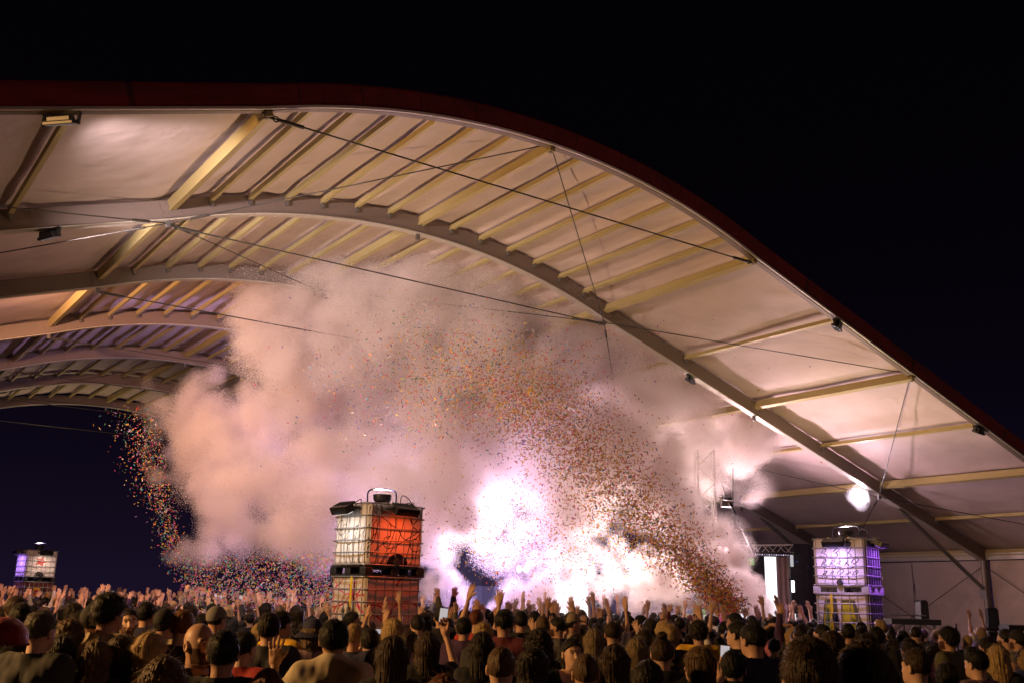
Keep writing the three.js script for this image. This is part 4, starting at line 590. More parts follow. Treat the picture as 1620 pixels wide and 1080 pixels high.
{ const p = at(1612, 985, 24).setY(0), g = thing('mixing_desk', 'dark mixing desk with a small lit display at the right edge', 'desk', p.toArray()); part('table', bx(1.4, 0.06, 0.8, [0.3, 1.2, 0], [0, 0, 0], 0.01), M.black, g); part('rack', bx(0.5, 0.5, 0.5, [-0.1, 1.5, 0], [0, 0, 0], 0.02), M.blackMetal, g); part('display', bx(0.08, 0.04, 0.004, [0.02, 1.6, 0.253]), glow([0.9, 0.5, 0.3], 0.8), g); for (const x of [-0.3, 0.9]) part('leg', bx(0.05, 1.17, 0.6, [x, 0.585, 0]), M.black, g); }
// red sequinned heart held up at the left edge
{ const s = new THREE.Shape(); s.moveTo(0, -0.15); s.bezierCurveTo(-0.05, -0.1, -0.19, -0.02, -0.17, 0.09); s.bezierCurveTo(-0.15, 0.17, -0.04, 0.17, 0, 0.09); s.bezierCurveTo(0.04, 0.17, 0.15, 0.17, 0.17, 0.09); s.bezierCurveTo(0.19, -0.02, 0.05, -0.1, 0, -0.15);
  const p = at(4, 1012, 5.6), g = thing('hat', 'red sequinned hat with a beaded rim at the left edge', 'hat', p.toArray()), m = std([0.28, 0.02, 0.02], 0.35, 0.3, { bumpMap: noiseTex(128, (u, v) => 0.5 + 0.5 * Math.sin(u * 250) * Math.sin(v * 250)), bumpScale: 0.01 });
  const d = new THREE.SphereGeometry(0.12, 32, 20, 0, 7, 0, 1.75); d.scale(1.05, 1.0, 1.0); part('crown', d, m, g); for (let i = 0; i < 40; i++) { const a = i / 40 * Math.PI * 2, b = part('bead', new THREE.SphereGeometry(0.008, 8, 6), m, g); b.position.set(Math.cos(a) * 0.126, -0.02, Math.sin(a) * 0.122); } }
// ---------------------------------------------------------------- smoke: clusters of very many tiny drifting flecks, no surface anywhere
function puffGeo(seed, n, s, soft) {
  const r = rng(seed), pos = new Float32Array(n * 9);
  for (let i = 0; i < n; i++) {
    let x, y, z, d; do { x = r() * 2 - 1; y = r() * 2 - 1; z = r() * 2 - 1; d = Math.hypot(x, y, z); } while (d > 1 || r() > Math.pow(1 - d * d, soft));
    for (let k = 0; k < 3; k++) { const a = V(r() - 0.5, r() - 0.5, r() - 0.5).normalize().multiplyScalar(s); pos.set([x + a.x, y + a.y, z + a.z], i * 9 + k * 3); }
  }
  const g = new THREE.BufferGeometry(); g.setAttribute('position', new THREE.BufferAttribute(pos, 3)); g.computeVertexNormals(); return g;
}
const smokeMat = phys([0.95, 0.89, 0.88], 1, { transmission: 0.5, thickness: 0, side: THREE.DoubleSide, specularIntensity: 0 });
const PUFFS = [puffGeo(5, 9000, 0.0145, 1.5), puffGeo(6, 2600, 0.0125, 2.2)];
function smokeCloud(label, list, seed, which = 0, freq = 0.42, bias = 0) { // [pixel, depth, half-sizes in metres across / up / deep, puffs, puff size]
  const r = rng(seed), ms = [], S = seed * 1.37;
  for (const [px, py, dp, rx, ry, rz, n, size, b = 0] of list) { const c0 = at(px, py, dp); for (let i = 0, tries = 0; i < n && tries < n * 40; tries++) {
    const x = r() * 2 - 1, y = r() * 2 - 1, z = r() * 2 - 1, d = Math.hypot(x, y, z); if (d > 1) continue;
    const p = c0.clone().add(V(x * rx, y * ry, z * rz)), dens = fbm(p.x * freq + S, p.y * freq, p.z * freq, 4) * 1.9 + (1 - d) * 1.2 + 0.05 + bias + b;
    if (r() > dens || p.y < 0.3) continue;
    const s = size * (0.5 + 0.9 * r() * r()); ms.push(new THREE.Matrix4().compose(p, new THREE.Quaternion().setFromEuler(new THREE.Euler(r() * 7, r() * 7, r() * 7)), V(s, s, s))); i++; } }
  const m = new THREE.InstancedMesh(PUFFS[which], smokeMat, ms.length); ms.forEach((q, i) => m.setMatrixAt(i, q)); m.name = numbered('smoke'); m.userData = { label, category: 'smoke', kind: 'stuff' }; m.castShadow = m.receiveShadow = true; scene.add(m);
}
smokeCloud('thick pale smoke billowing up under the tent roof', [
  [325, 700, 27, 1.45, 1.9, 1.6, 120, 0.62], [345, 830, 27, 1.0, 0.9, 1.0, 50, 0.5],
  [460, 540, 24.5, 1.6, 2.3, 1.8, 190, 0.72], [520, 450, 23.5, 1.9, 1.0, 1.6, 90, 0.75, 0.2], [700, 450, 23, 2.4, 1.1, 1.8, 130, 0.8, 0.2], [470, 740, 26, 2.4, 2.2, 1.8, 180, 0.75], [640, 520, 24, 2.6, 1.9, 2.2, 170, 0.85], [640, 700, 25.5, 2.8, 2.4, 2, 200, 0.8],
  [820, 570, 24.5, 2.6, 2.1, 2.2, 170, 0.8], [830, 720, 26.5, 2.6, 2.2, 2, 150, 0.75], [1000, 600, 25.5, 2.0, 1.8, 2, 130, 0.7], [1100, 640, 26.5, 1.4, 1.6, 1.4, 90, 0.6], [1165, 710, 27, 0.8, 0.9, 0.9, 45, 0.45],
  [1060, 510, 25, 1.4, 0.5, 1.2, 60, 0.42, 0.2], [1120, 560, 26, 0.9, 0.9, 1, 56, 0.42, 0.2], [930, 500, 24, 1.4, 0.6, 1.2, 50, 0.5, 0.1], [570, 850, 26, 2.6, 0.9, 1.6, 90, 0.6], [455, 640, 25.5, 1.3, 1.0, 1.2, 60, 0.6, 0.5], [965, 770, 26, 1.6, 1.3, 1.2, 80, 0.6, 0.4], [1190, 690, 26.5, 0.8, 0.8, 0.8, 50, 0.45, 0.4], [760, 620, 24.5, 2.4, 1.6, 1.4, 90, 0.75, 0.4], [1090, 730, 26, 1.3, 0.8, 1, 50, 0.5, 0.4],
], 11, 0, 0.42, 0.12);
smokeCloud('white smoke jet blown up and leftwards from the right of the stage', [
  [1208, 962, 25.2, 0.3, 0.34, 0.35, 26, 0.28, 0.5], [1182, 935, 25.1, 0.5, 0.45, 0.45, 44, 0.33, 0.5], [1150, 895, 25.0, 0.7, 0.6, 0.6, 64, 0.38, 0.5], [1105, 845, 25.0, 0.85, 0.8, 0.7, 80, 0.45, 0.4], [1050, 785, 25.2, 1.1, 1.0, 1.0, 90, 0.55, 0.3], [985, 720, 25.2, 1.4, 1.3, 1.3, 84, 0.62, 0.2], [1030, 900, 26.5, 1.4, 0.8, 0.8, 46, 0.5],
], 23, 0, 0.7);
smokeCloud('lavender smoke hanging low before the stage', [
  [690, 880, 26.5, 0.5, 1.5, 0.6, 46, 0.42], [715, 930, 26.8, 0.6, 0.6, 0.6, 20, 0.4], [735, 820, 26.4, 1.2, 1.0, 0.9, 60, 0.55], [850, 890, 27.2, 1.7, 1.2, 0.9, 60, 0.55], [820, 950, 27.2, 1.7, 0.5, 0.8, 36, 0.45], [935, 900, 27.2, 1.2, 1.4, 0.8, 52, 0.5], [1060, 930, 27.4, 1.8, 1.0, 0.8, 60, 0.5], [880, 800, 26.8, 1.8, 1.0, 0.9, 60, 0.6],
], 37, 0, 0.55, 0.1);
smokeCloud('thin haze drifting round the edges of the big smoke cloud', [
  [600, 420, 23, 3.6, 0.7, 2, 60, 0.9, 0.3], [860, 470, 23.5, 2.6, 0.8, 2, 50, 0.8, 0.2], [1010, 510, 24.5, 1.8, 0.8, 1.6, 40, 0.6, 0.1], [250, 680, 27, 0.7, 1.6, 1, 26, 0.5], [1120, 560, 25.5, 1.2, 1.0, 1.2, 40, 0.5], [1185, 760, 27, 0.7, 0.8, 0.8, 26, 0.42], [320, 880, 27, 1.4, 0.4, 1, 24, 0.5], [420, 480, 24, 0.8, 1.2, 1, 22, 0.55],
], 51, 1, 0.6);
smokeCloud('haze puffs added before the bright floodlight for its glare', [[1357, 787, 27.35, 0.1, 0.09, 0.08, 16, 0.2, 3], [1357, 787, 27.2, 0.26, 0.24, 0.2, 14, 0.26, 3]], 77, 1, 1);  // puffs put in as the glare round the lamp
// ---------------------------------------------------------------- confetti: curled paper slips in the air
{
  const g = new THREE.PlaneGeometry(0.048, 0.016, 4, 1), a = g.attributes.position; for (let i = 0; i < a.count; i++) { const x = a.getX(i) / 0.024; a.setZ(i, 0.009 * (1 - x * x)); } g.computeVertexNormals();
  const mat = phys([1, 1, 1], 0.6, { side: THREE.DoubleSide, transmission: 0.35, thickness: 0 }), dull = phys([1, 0.95, 0.8], 0.7, { side: THREE.DoubleSide, transmission: 0.25, thickness: 0 });
  const warm = [[0.8, 0.5, 0.04], [0.75, 0.45, 0.03], [0.5, 0.27, 0.02], [0.6, 0.03, 0.02], [0.6, 0.34, 0.02], [0.45, 0.28, 0.03], [0.04, 0.08, 0.3], [0.05, 0.2, 0.06], [0.5, 0.05, 0.16], [0.5, 0.16, 0.02], [0.3, 0.2, 0.08], [0.62, 0.42, 0.04]];
  const hue = [[0.75, 0.03, 0.03], [0.85, 0.55, 0.03], [0.85, 0.6, 0.05], [0.05, 0.12, 0.55], [0.06, 0.35, 0.10], [0.75, 0.08, 0.32], [0.8, 0.26, 0.03], [0.08, 0.4, 0.6], [0.35, 0.08, 0.45], [0.8, 0.78, 0.75]];
  const r = rng(2024), gauss = () => { let s = 0; for (let i = 0; i < 4; i++) s += r(); return (s - 2) * 0.87; };
  const gay = [[0.9, 0.62, 0.05], [0.9, 0.7, 0.1], [0.1, 0.62, 0.75], [0.85, 0.12, 0.4], [0.88, 0.85, 0.8], [0.15, 0.6, 0.2], [0.8, 0.08, 0.06], [0.9, 0.4, 0.05], [0.5, 0.3, 0.8]];
  function swarm(label, n, place, size = 1, hues = hue, mt = mat) {
    const m = new THREE.InstancedMesh(g, mt, n), c = new THREE.Color();
    for (let i = 0; i < n; i++) { const [px, py, d] = place(i), s = size * (0.75 + 0.5 * r()); m.setMatrixAt(i, new THREE.Matrix4().compose(at(px, py, d), new THREE.Quaternion().setFromEuler(new THREE.Euler(r() * 7, r() * 7, r() * 7)), V(s, s, s))); c.setRGB(...hues[Math.floor(r() * hues.length)]); m.setColorAt(i, c); }
    m.name = numbered('confetti'); m.userData = { label, category: 'confetti', kind: 'stuff' }; m.castShadow = m.receiveShadow = true; scene.add(m);
  }
  const line = [[1165, 950], [1110, 890], [1040, 815], [970, 735], [905, 660], [840, 610], [740, 560]];
  swarm('dense plume of coloured confetti leaning up and left from the stage', 17000, () => { const t = Math.pow(r(), 1.2) * (line.length - 1.001), i = Math.floor(t), f = t - i, w = 20 + 7 * t + 30 * smooth(t, 0, 3); const k = t > 5 ? 1.4 : 1; return [lerp(line[i][0], line[i + 1][0], f) + gauss() * w * 1.25 * k - w * 0.3, lerp(line[i][1], line[i + 1][1], f) + gauss() * w * 0.85 + 12, 20 + 3.2 * r()]; }, 1.2, warm, dull);
  swarm('confetti falling before the bright centre of the stage', 2600, () => [800 + gauss() * 170 + 60, 850 + gauss() * 85, 21 + 4 * r()], 1, warm, dull);
  swarm('loose confetti scattered over the smoke cloud', 2000, () => [740 + gauss() * 250, 610 + gauss() * 120, 18.5 + 3 * r()], 0.95, hue, mat);
  swarm('coloured confetti drifting in the dark sky left of the smoke', 1700, () => { const t = r(), e = Math.abs(gauss()); return [lerp(240, 290, t) - e * lerp(75, 22, t) + gauss() * 12, 650 + 240 * t + gauss() * 22, 24 + 3 * r()]; }, 1, gay);
  swarm('coloured confetti falling over the crowd left of the middle tower', 4200, () => { const t = Math.pow(r(), 0.8), x = lerp(525, 290, Math.pow(r(), 1.25)) + gauss() * 16, top = 880 + (x < 420 ? 6 : (x - 420) * 0.02); return [x, lerp(top, 965, Math.pow(r(), 0.9)) - (x - 285) * 0.03 + gauss() * 10 - t * 4, 20 + 8 * r()]; }, 1, gay);
  swarm('single confetti slips over the right-hand crowd', 60, () => [1080 + 240 * r(), 480 + 420 * r(), 18 + 6 * r()]);
}
// ---------------------------------------------------------------- the crowd, front rows first
// [x, top of the head, head width (pixels of the 1620 frame), turn (0 = back to us, + = nose to the right), hair, colour, clothing, its colour, pose, label, more]
const HEROES = [
  [36, 953, 33, 4, 'short', 'black', 'tee', 'black', 'stand', 'man with straight black hair behind the red sequinned hat at the left edge'],
  [69, 965, 40, 38, 'fade', 'grey', 'jacket', 'charcoal', 'stand', 'man with greying cropped hair and buttoned dark shirt jacket, head turned right', { glasses: 1 }],
  [113, 979, 44, 20, 'curly', 'light', 'tee', 'charcoal', 'stand', 'man with curly sandy hair standing behind the long-haired woman on the left'],
  [101, 1003, 43, 6, 'long', 'dark', 'tee', 'black', 'stand', 'woman with long straight dark hair lit yellow on its left, beside the wavy hair', { sex: 1 }],
  [154, 1009, 46, 4, 'longwavy', 'light', 'tank', 'black', 'stand', 'woman with long wavy fair-brown hair spreading over both shoulders, front row left', { sex: 1 }],
  [154, 953, 37, 42, 'fade', 'dark', 'tee', 'charcoal', 'stand', 'man in a black baseball cap with its visor to the right, bare neck lit orange', { hat: 'cap' }],
  [177, 936, 31, 48, 'messy', 'black', 'tee', 'beige', 'stand', 'tall man with tousled black hair looking right above the cap wearer'],
  [205, 961, 27, 172, 'buzz', 'dark', 'tee', 'beige', 'stand', 'bearded man in a beige shirt turned round to face the camera', { beard: 1 }],
  [195, 1003, 42, 42, 'long', 'brown', 'tank', 'black', 'stand', 'woman with straight brown hair turned right between wavy hair and blonde bob', { sex: 1 }],
  [234, 951, 25, 35, 'short', 'black', 'hoodie', 'navy', 'stand', 'man with short black hair in a navy hooded top on the left'],
  [119, 953, 26, 20, 'curly', 'dark', 'tee', 'yellow', 'stand', 'man with dark curls and a yellow top beyond the cap wearer'],
  [125, 966, 26, 0, 'bob', 'dark', 'tee', 'charcoal', 'stand', 'woman with a dark bob just left of the black cap', { sex: 1 }],
  [6, 960, 22, 30, 'short', 'dark', 'tee', 'grey', 'stand', 'dark-haired man at the left edge under the far tank tower'],
  [28, 942, 27, 30, 'fade', 'brown', 'tee', 'grey', 'stand', 'man with cropped brown hair below the far tank tower, cheek lit pink'],
  [55, 956, 20, 0, 'short', 'black', 'tee', 'black', 'stand', 'small dark head just right of the straight black-haired man'],
  [101, 962, 18, 0, 'short', 'black', 'jacket', 'navy', 'stand', 'person in a dark cap and navy jacket beside the yellow top', { hat: 'cap' }],
  [242, 999, 43, 62, 'bob', 'blond', 'tee', 'black', 'stand', 'woman with a blonde bob in profile looking right, black top', { sex: 1 }],
  [263, 1035, 72, 10, 'longwavy', 'light', 'tee', 'charcoal', 'stand', 'woman with big fair-brown hair cut off by the lower edge on the left', { sex: 1 }],
  [264, 961, 31, 40, 'short', 'black', 'hoodie', 'beige', 'stand', 'man in a black cap worn low with beige hood, left of the fair crop', { hat: 'cap' }],
  [292, 963, 33, 22, 'buzz', 'ginger', 'jacket', 'black', 'stand', 'man with a fair cropped head in a black leather jacket'],
  [319, 985, 40, 145, 'bald', 'dark', 'tee', 'black', 'stand', 'bald bearded man facing us in a black T-shirt', { beard: 1, skin: 0 }],
  [357, 995, 48, 12, 'short', 'black', 'tee', 'black', 'stand', 'man with thick black hair in a black T-shirt in front of the red shirt'],
  [389, 997, 36, 35, 'fade', 'dark', 'tee', 'red', 'stand', 'man in a bright red T-shirt with his neck lit orange'],
  [345, 957, 28, 40, 'fade', 'dark', 'tee', 'charcoal', 'stand', 'man in a grey baseball cap above the bald man', { hat: 'cap', hatc: 'grey' }],
  [321, 969, 24, 0, 'bob', 'black', 'tee', 'charcoal', 'stand', 'woman with a black bob between the fair crop and grey cap', { sex: 1 }],
  [340, 975, 19, 0, 'bob', 'brown', 'tee', 'grey', 'stand', 'brown-haired woman half hidden behind the bald man', { sex: 1 }],
  [428, 968, 33, 16, 'short', 'dark', 'jacket', 'charcoal', 'stand', 'man with dark cropped curls in a charcoal jacket beside the mustard T-shirt'],
  [448, 965, 27, 45, 'fade', 'black', 'tee', 'yellow', 'stand', 'man in a mustard yellow T-shirt looking right, left of the bucket hat', { glasses: 1 }],
  [425, 1056, 52, 0, 'long', 'auburn', 'tee', 'black', 'stand', 'crown of an auburn head just above the lower edge', { sex: 1 }],
  [466, 995, 30, 0, 'curly', 'black', 'tee', 'charcoal', 'stand', 'woman with short black curls behind the raised bare hand', { sex: 1 }],
  [496, 978, 34, -12, 'bob', 'light', 'tee', 'mauve', 'stand', 'woman in a navy bucket hat and mauve top', { sex: 1, hat: 'bucket', hatc: 'navy' }],
  [507, 989, 28, -20, 'short', 'dark', 'tee', 'black', 'stand', 'dark-haired man peeping out left of the cream T-shirt'],
  [530, 978, 41, 2, 'short', 'black', 'tee', 'cream', 'sideL', 'broad man in a cream T-shirt with his left palm raised, by the tank tower', { fat: 1.06, skin: 1 }],
  [562, 986, 28, 25, 'fade', 'blond', 'tee', 'navy', 'stand', 'person with cropped blond hair in a dark top right of the cream T-shirt'],
  [586, 992, 30, 0, 'short', 'dark', 'long', 'navy', 'phone2', 'person in navy sleeves holding a phone up in both hands at the tank tower'],
  [623, 977, 33, 2, 'long', 'blond', 'tee', 'black', 'stand', 'woman with long pale blonde hair and yellow sunglasses on her head', { sex: 1, shades: 1 }],
  [622, 1004, 46, 2, 'long', 'brown', 'tank', 'black', 'stand', 'woman with very long dark brown hair directly below the pale blonde', { sex: 1 }],
  [649, 997, 31, 12, 'ponytail', 'brown', 'tee', 'white', 'stand', 'woman with a brown ponytail and white top right of the pale blonde', { sex: 1 }],
  [677, 998, 37, 0, 'long', 'brown', 'tee', 'black', 'phoneHigh', 'woman with long brown hair holding a phone overhead in her right hand', { sex: 1 }],
  [763, 998, 38, 0, 'long', 'dark', 'tank', 'black', 'stand', 'woman with very long straight hair left of the shaved head with a red-lit ear', { sex: 1 }],
  [794, 1022, 43, 8, 'buzz', 'light', 'tee', 'charcoal', 'stand', 'man with a shaved head and red-lit left ear beside the very long hair'],
  [703, 1064, 58, 0, 'long', 'auburn', 'tee', 'black', 'stand', 'crown of a brown head at the lower edge under the raised phone', { sex: 1 }],
  [735, 975, 24, 10, 'short', 'black', 'tee', 'purple', 'stand', 'man with short black hair in a dark purple T-shirt beside the small blonde bob'],
  [722, 979, 20, 0, 'long', 'blond', 'tee', 'yellow', 'stand', 'small blonde woman in a yellow top left of the purple T-shirt', { sex: 1 }],
  [766, 984, 29, 20, 'curly', 'blond', 'tee', 'charcoal', 'stand', 'man with curly blond hair behind the very long straight hair'],
  [798, 962, 25, 8, 'quiff', 'black', 'tee', 'maroon', 'stand', 'tall man with black hair in a dark maroon T-shirt, broad shoulders', { fat: 1.08 }],
  [698, 958, 21, 0, 'short', 'black', 'tee', 'black', 'stand', 'man in a black cap just above the raised phone', { hat: 'cap' }],
  [668, 972, 21, 10, 'short', 'light', 'tee', 'charcoal', 'stand', 'man with short fair-brown hair at the right edge of the tank tower'],
  [706, 972, 18, 20, 'short', 'brown', 'tee', 'black', 'stand', 'brown-haired man just right of the raised phone'],
  [755, 963, 21, 25, 'buzz', 'auburn', 'long', 'red', 'stand', 'man with a reddish cropped head bent sideways in a red checked shirt'],
  [789, 990, 19, 10, 'ponytail', 'black', 'tee', 'black', 'stand', 'woman with a black ponytail behind the shaved head', { sex: 1 }],
  [823, 977, 18, 0, 'fade', 'brown', 'tee', 'navy', 'stand', 'man with a neat brown crop right of the maroon T-shirt'],
  [854, 993, 42, 2, 'longcurly', 'dark', 'tee', 'black', 'stand', 'woman with a wide mane of dark curls rimmed in orange', { sex: 1 }],
  [846, 1023, 46, 40, 'longwavy', 'dark', 'tee', 'black', 'stand', 'woman with dark wavy hair showing her right cheek, below the orange-rimmed mane', { sex: 1 }],
  [927, 1033, 41, 0, 'buzz', 'light', 'tee', 'mauve', 'stand', 'man with a shaved head and both ears glowing red, front row centre'],
  [906, 1008, 33, 160, 'ponytail', 'dark', 'tank', 'black', 'stand', 'woman with tied hair looking down towards the camera above the shaved head', { sex: 1 }],
  [913, 1001, 27, 5, 'bob', 'ginger', 'tee', 'grey', 'stand', 'person with coppery hair behind the woman looking down', { sex: 1 }],
  [940, 993, 30, 0, 'long', 'ash', 'tee', 'charcoal', 'stand', 'woman with long streaked ash-blonde hair left of the navy collar', { sex: 1 }],
  [973, 1018, 46, 8, 'longwavy', 'brown', 'tee', 'black', 'stand', 'woman with full brown hair gathered up at the crown, right of the glowing ears', { sex: 1 }],
  [970, 982, 25, 4, 'fade', 'brown', 'jacket', 'navy', 'stand', 'man with a neat crop and a navy collared jacket above the gathered hair'],
  [1008, 1007, 33, 3, 'long', 'ash', 'tee', 'charcoal', 'stand', 'woman with long dull-blonde hair right of the gathered brown hair', { sex: 1 }],
  [846, 965, 18, 0, 'short', 'black', 'tee', 'charcoal', 'stand', 'black-haired man above the orange-rimmed mane'],
  [859, 973, 21, 2, 'buzz', 'light', 'tee', 'grey', 'stand', 'man with a light shaved head right above the orange-rimmed mane'],
  [881, 975, 21, -70, 'fade', 'black', 'tee', 'black', 'stand', 'dark-haired man in profile looking left beside the light shaved head', { beard: 1 }],
  [898, 977, 19, 5, 'buzz', 'brown', 'tee', 'charcoal', 'stand', 'man with a close crop right of the man looking left'],
  [906, 967, 22, 60, 'short', 'black', 'tee', 'beige', 'stand', 'man in a beige baseball cap tilted to the right', { hat: 'cap', hatc: 'beige' }],
  [908, 989, 19, -10, 'short', 'dark', 'tee', 'grey', 'stand', 'small dark head left of the coppery hair'],
  [922, 987, 19, 0, 'short', 'brown', 'tee', 'black', 'stand', 'brown head between the close crop and the ash-blonde hair'],
  [939, 976, 17, 0, 'short', 'black', 'tee', 'black', 'stand', 'round black head above the ash-blonde hair'],
  [958, 975, 16, 0, 'curly', 'black', 'tee', 'charcoal', 'stand', 'small black curly head left of the navy collar'],
  [991, 970, 17, 0, 'short', 'black', 'tee', 'navy', 'stand', 'person in a navy knitted hat among raised arms, right of centre', { hat: 'beanie', hatc: 'navy' }],
  [990, 984, 19, -8, 'short', 'black', 'tee', 'charcoal', 'stand', 'person in a grey-blue knitted hat just below the navy one', { hat: 'beanie', hatc: 'denim' }],
  [1019, 995, 25, 0, 'short', 'brown', 'tee', 'charcoal', 'stand', 'person with round brown hair behind the dull-blonde woman'],
  [1048, 1000, 33, 3, 'bun', 'brown', 'hoodie', 'black', 'stand', 'person with slicked-back brown hair in a black hooded top', { fat: 1.1 }],
  [1026, 1043, 37, 3, 'short', 'dark', 'tee', 'charcoal', 'stand', 'dark-haired youth with reddish ears at the lower edge right of centre'],
  [1105, 1021, 42, -62, 'long', 'light', 'hoodie', 'beige', 'stand', 'woman with honey-brown hair in profile looking left, beige top', { sex: 1, skin: 2 }],
  [1160, 1027, 40, 4, 'short', 'black', 'tee', 'black', 'phoneL', 'man with short black hair holding up a phone beside the honey-brown hair'],
  [1105, 980, 28, -6, 'curly', 'dark', 'hoodie', 'yellow', 'stand', 'man with dark curls in a mustard hooded jacket'],
  [1061, 987, 28, 6, 'messy', 'blond', 'tee', 'black', 'stand', 'person with highlighted blond hair left of the mustard hood'],
  [1166, 981, 27, -60, 'fade', 'black', 'tee', 'black', 'stand', 'dark-haired man in profile looking left next to the broad navy T-shirt'],
  [1190, 986, 32, -38, 'fade', 'black', 'tee', 'navy', 'stand', 'broad man in a navy T-shirt with black cropped hair', { fat: 1.1 }],
  [1161, 968, 19, -65, 'short', 'black', 'tee', 'grey', 'stand', 'man in dark glasses looking left before the confetti', { glasses: 1 }],
  [1145, 982, 18, 0, 'short', 'black', 'tee', 'purple', 'stand', 'black-haired man in a plum T-shirt left of the profile man'],
  [1092, 972, 12, 0, 'short', 'black', 'tee', 'red', 'stand', 'small figure in a dark red cap below the colourful screen', { hat: 'cap', hatc: 'maroon' }],
  [1091, 979, 16, 0, 'short', 'dark', 'tee', 'charcoal', 'stand', 'dark head left of the mustard hood'],
  [1124, 994, 18, 0, 'bob', 'dark', 'tee', 'black', 'stand', 'dark bob right of the mustard hood', { sex: 1 }],
  [1078, 980, 15, -6, 'short', 'black', 'tee', 'navy', 'stand', 'black head above the highlighted blond hair'],
  [1035, 986, 21, 30, 'short', 'black', 'tee', 'grey', 'stand', 'man in a black cap behind the slicked-back hair', { hat: 'cap' }],
  [1222, 977, 17, -50, 'short', 'black', 'tee', 'charcoal', 'up1', 'man with one bare arm stretched up before the white screen'],
  [1235, 992, 18, 0, 'short', 'black', 'tee', 'pink', 'onHead', 'person in a pink patterned top with both hands on the head'],
  [1279, 1003, 80, -10, 'quiff', 'brown', 'tee', 'charcoal', 'stand', 'large brown quiffed head rimmed in orange, nearest the camera, left of its pair'],
  [1366, 1012, 80, -4, 'short', 'brown', 'tee', 'charcoal', 'stand', 'large smooth brown head nearest the camera, right of the quiff', { skin: 1 }],
  [1316, 996, 37, 0, 'short', 'brown', 'tee', 'charcoal', 'stand', 'rounded brown head between the two large heads'],
  [1371, 1002, 36, 0, 'curly', 'dark', 'tee', 'black', 'stand', 'head showing just above the large smooth one'],
  [1299, 986, 22, -50, 'fade', 'black', 'tee', 'purple', 'stand', 'black-haired man looking left under the purple-lit tanks'],
  [1266, 987, 20, 0, 'buzz', 'dark', 'tee', 'black', 'stand', 'man with a rounded dark crop left of the purple-lit tanks'],
  [1282, 983, 15, 0, 'short', 'black', 'tee', 'charcoal', 'stand', 'small dark head touching the left corner of the purple-lit tanks'],
  [1250, 982, 17, 0, 'short', 'dark', 'tee', 'black', 'stand', 'dark head below the stage column'],
  [1243, 989, 16, 0, 'short', 'black', 'tee', 'charcoal', 'stand', 'dark head beside the pink patterned top'],
  [1341, 985, 21, -8, 'short', 'black', 'tee', 'charcoal', 'stand', 'dark head in front of the yellow-green tank panel'],
  [1225, 1008, 16, 0, 'short', 'black', 'tee', 'purple', 'stand', 'dark head between navy T-shirt and pink top'],
  [1412, 1010, 23, -58, 'long', 'dark', 'tee', 'charcoal', 'stand', 'woman in glasses looking left right of the large heads', { sex: 1, glasses: 1 }],
  [1436, 1009, 26, -40, 'messy', 'dark', 'tee', 'charcoal', 'stand', 'dark-haired person beside the woman in glasses', { glasses: 1 }],
  [1386, 990, 24, 0, 'short', 'black', 'tee', 'black', 'stand', 'dark head against the dark side of the purple-lit tanks'],
  [1410, 992, 16, -10, 'bun', 'black', 'tee', 'charcoal', 'stand', 'person with a topknot before the pale tent wall', { sex: 1 }],
  [1428, 996, 19, 0, 'bob', 'black', 'tee', 'charcoal', 'stand', 'black bob between topknot and rim-lit crop', { sex: 1 }],
  [1448, 990, 16, 0, 'buzz', 'dark', 'tee', 'charcoal', 'stand', 'cropped head rim-lit from behind under the platform'],
  [1481, 995, 15, 0, 'bob', 'black', 'tee', 'black', 'stand', 'dark head behind the bearded man in olive', { sex: 1 }],
  [1498, 990, 27, -62, 'messy', 'black', 'tee', 'olive', 'stand', 'bearded man in an olive patterned T-shirt looking left', { beard: 1 }],
  [1447, 1025, 38, -52, 'fade', 'brown', 'tee', 'black', 'stand', 'man with a brown fade and lit cheek looking left, front row right'],
  [1475, 1018, 19, -55, 'bob', 'light', 'tee', 'pink', 'stand', 'woman in a pale pink top looking left', { sex: 1 }],
  [1497, 1047, 33, -4, 'long', 'black', 'tee', 'black', 'stand', 'woman with long glossy black hair at the lower edge on the right', { sex: 1 }],
  [1542, 1022, 32, -50, 'quiff', 'black', 'tee', 'mauve', 'stand', 'man with a black quiff in a mauve-grey T-shirt looking left'],
  [1578, 1018, 33, -10, 'longwavy', 'blond', 'tank', 'black', 'stand', 'woman with long bright blonde hair on the right', { sex: 1 }],
  [1562, 1006, 26, -45, 'short', 'black', 'tee', 'yellow', 'stand', 'dark-haired man behind the bright blonde'],
  [1589, 994, 21, -62, 'short', 'dark', 'tee', 'white', 'stand', 'bearded man in a white top looking left by the right edge', { beard: 1 }],
  [1608, 995, 22, -60, 'short', 'black', 'tank', 'grey', 'stand', 'man in a black cap at the right edge', { hat: 'cap', beard: 1 }],
  [1619, 1026, 26, -50, 'bob', 'blond', 'long', 'blue', 'stand', 'fair-haired person in a blue top cut by the right edge', { sex: 1 }],
];
ARM.phoneL = ARM.phone; POSE.phoneL = ['phone', 'down'];
const headW = { buzz: 0.166, bald: 0.158, short: 0.184, fade: 0.176, quiff: 0.18, curly: 0.214, messy: 0.205, long: 0.198, longwavy: 0.212, longcurly: 0.25, bob: 0.2, ponytail: 0.18, bun: 0.178 };
const headT = { quiff: 0.035, bun: 0.05, bald: 0 };
const taken = [];
const phoneMat = std([0.015, 0.015, 0.017], 0.3), screenMat = new THREE.MeshStandardMaterial({ color: 0x050505, roughness: 0.2, emissive: new THREE.Color(0.9, 0.82, 0.85), emissiveIntensity: 0.55 });
const phoneBody = new RoundedBoxGeometry(0.074, 0.152, 0.009, 2, 0.004), phoneScreen = new THREE.BoxGeometry(0.066, 0.136, 0.001);
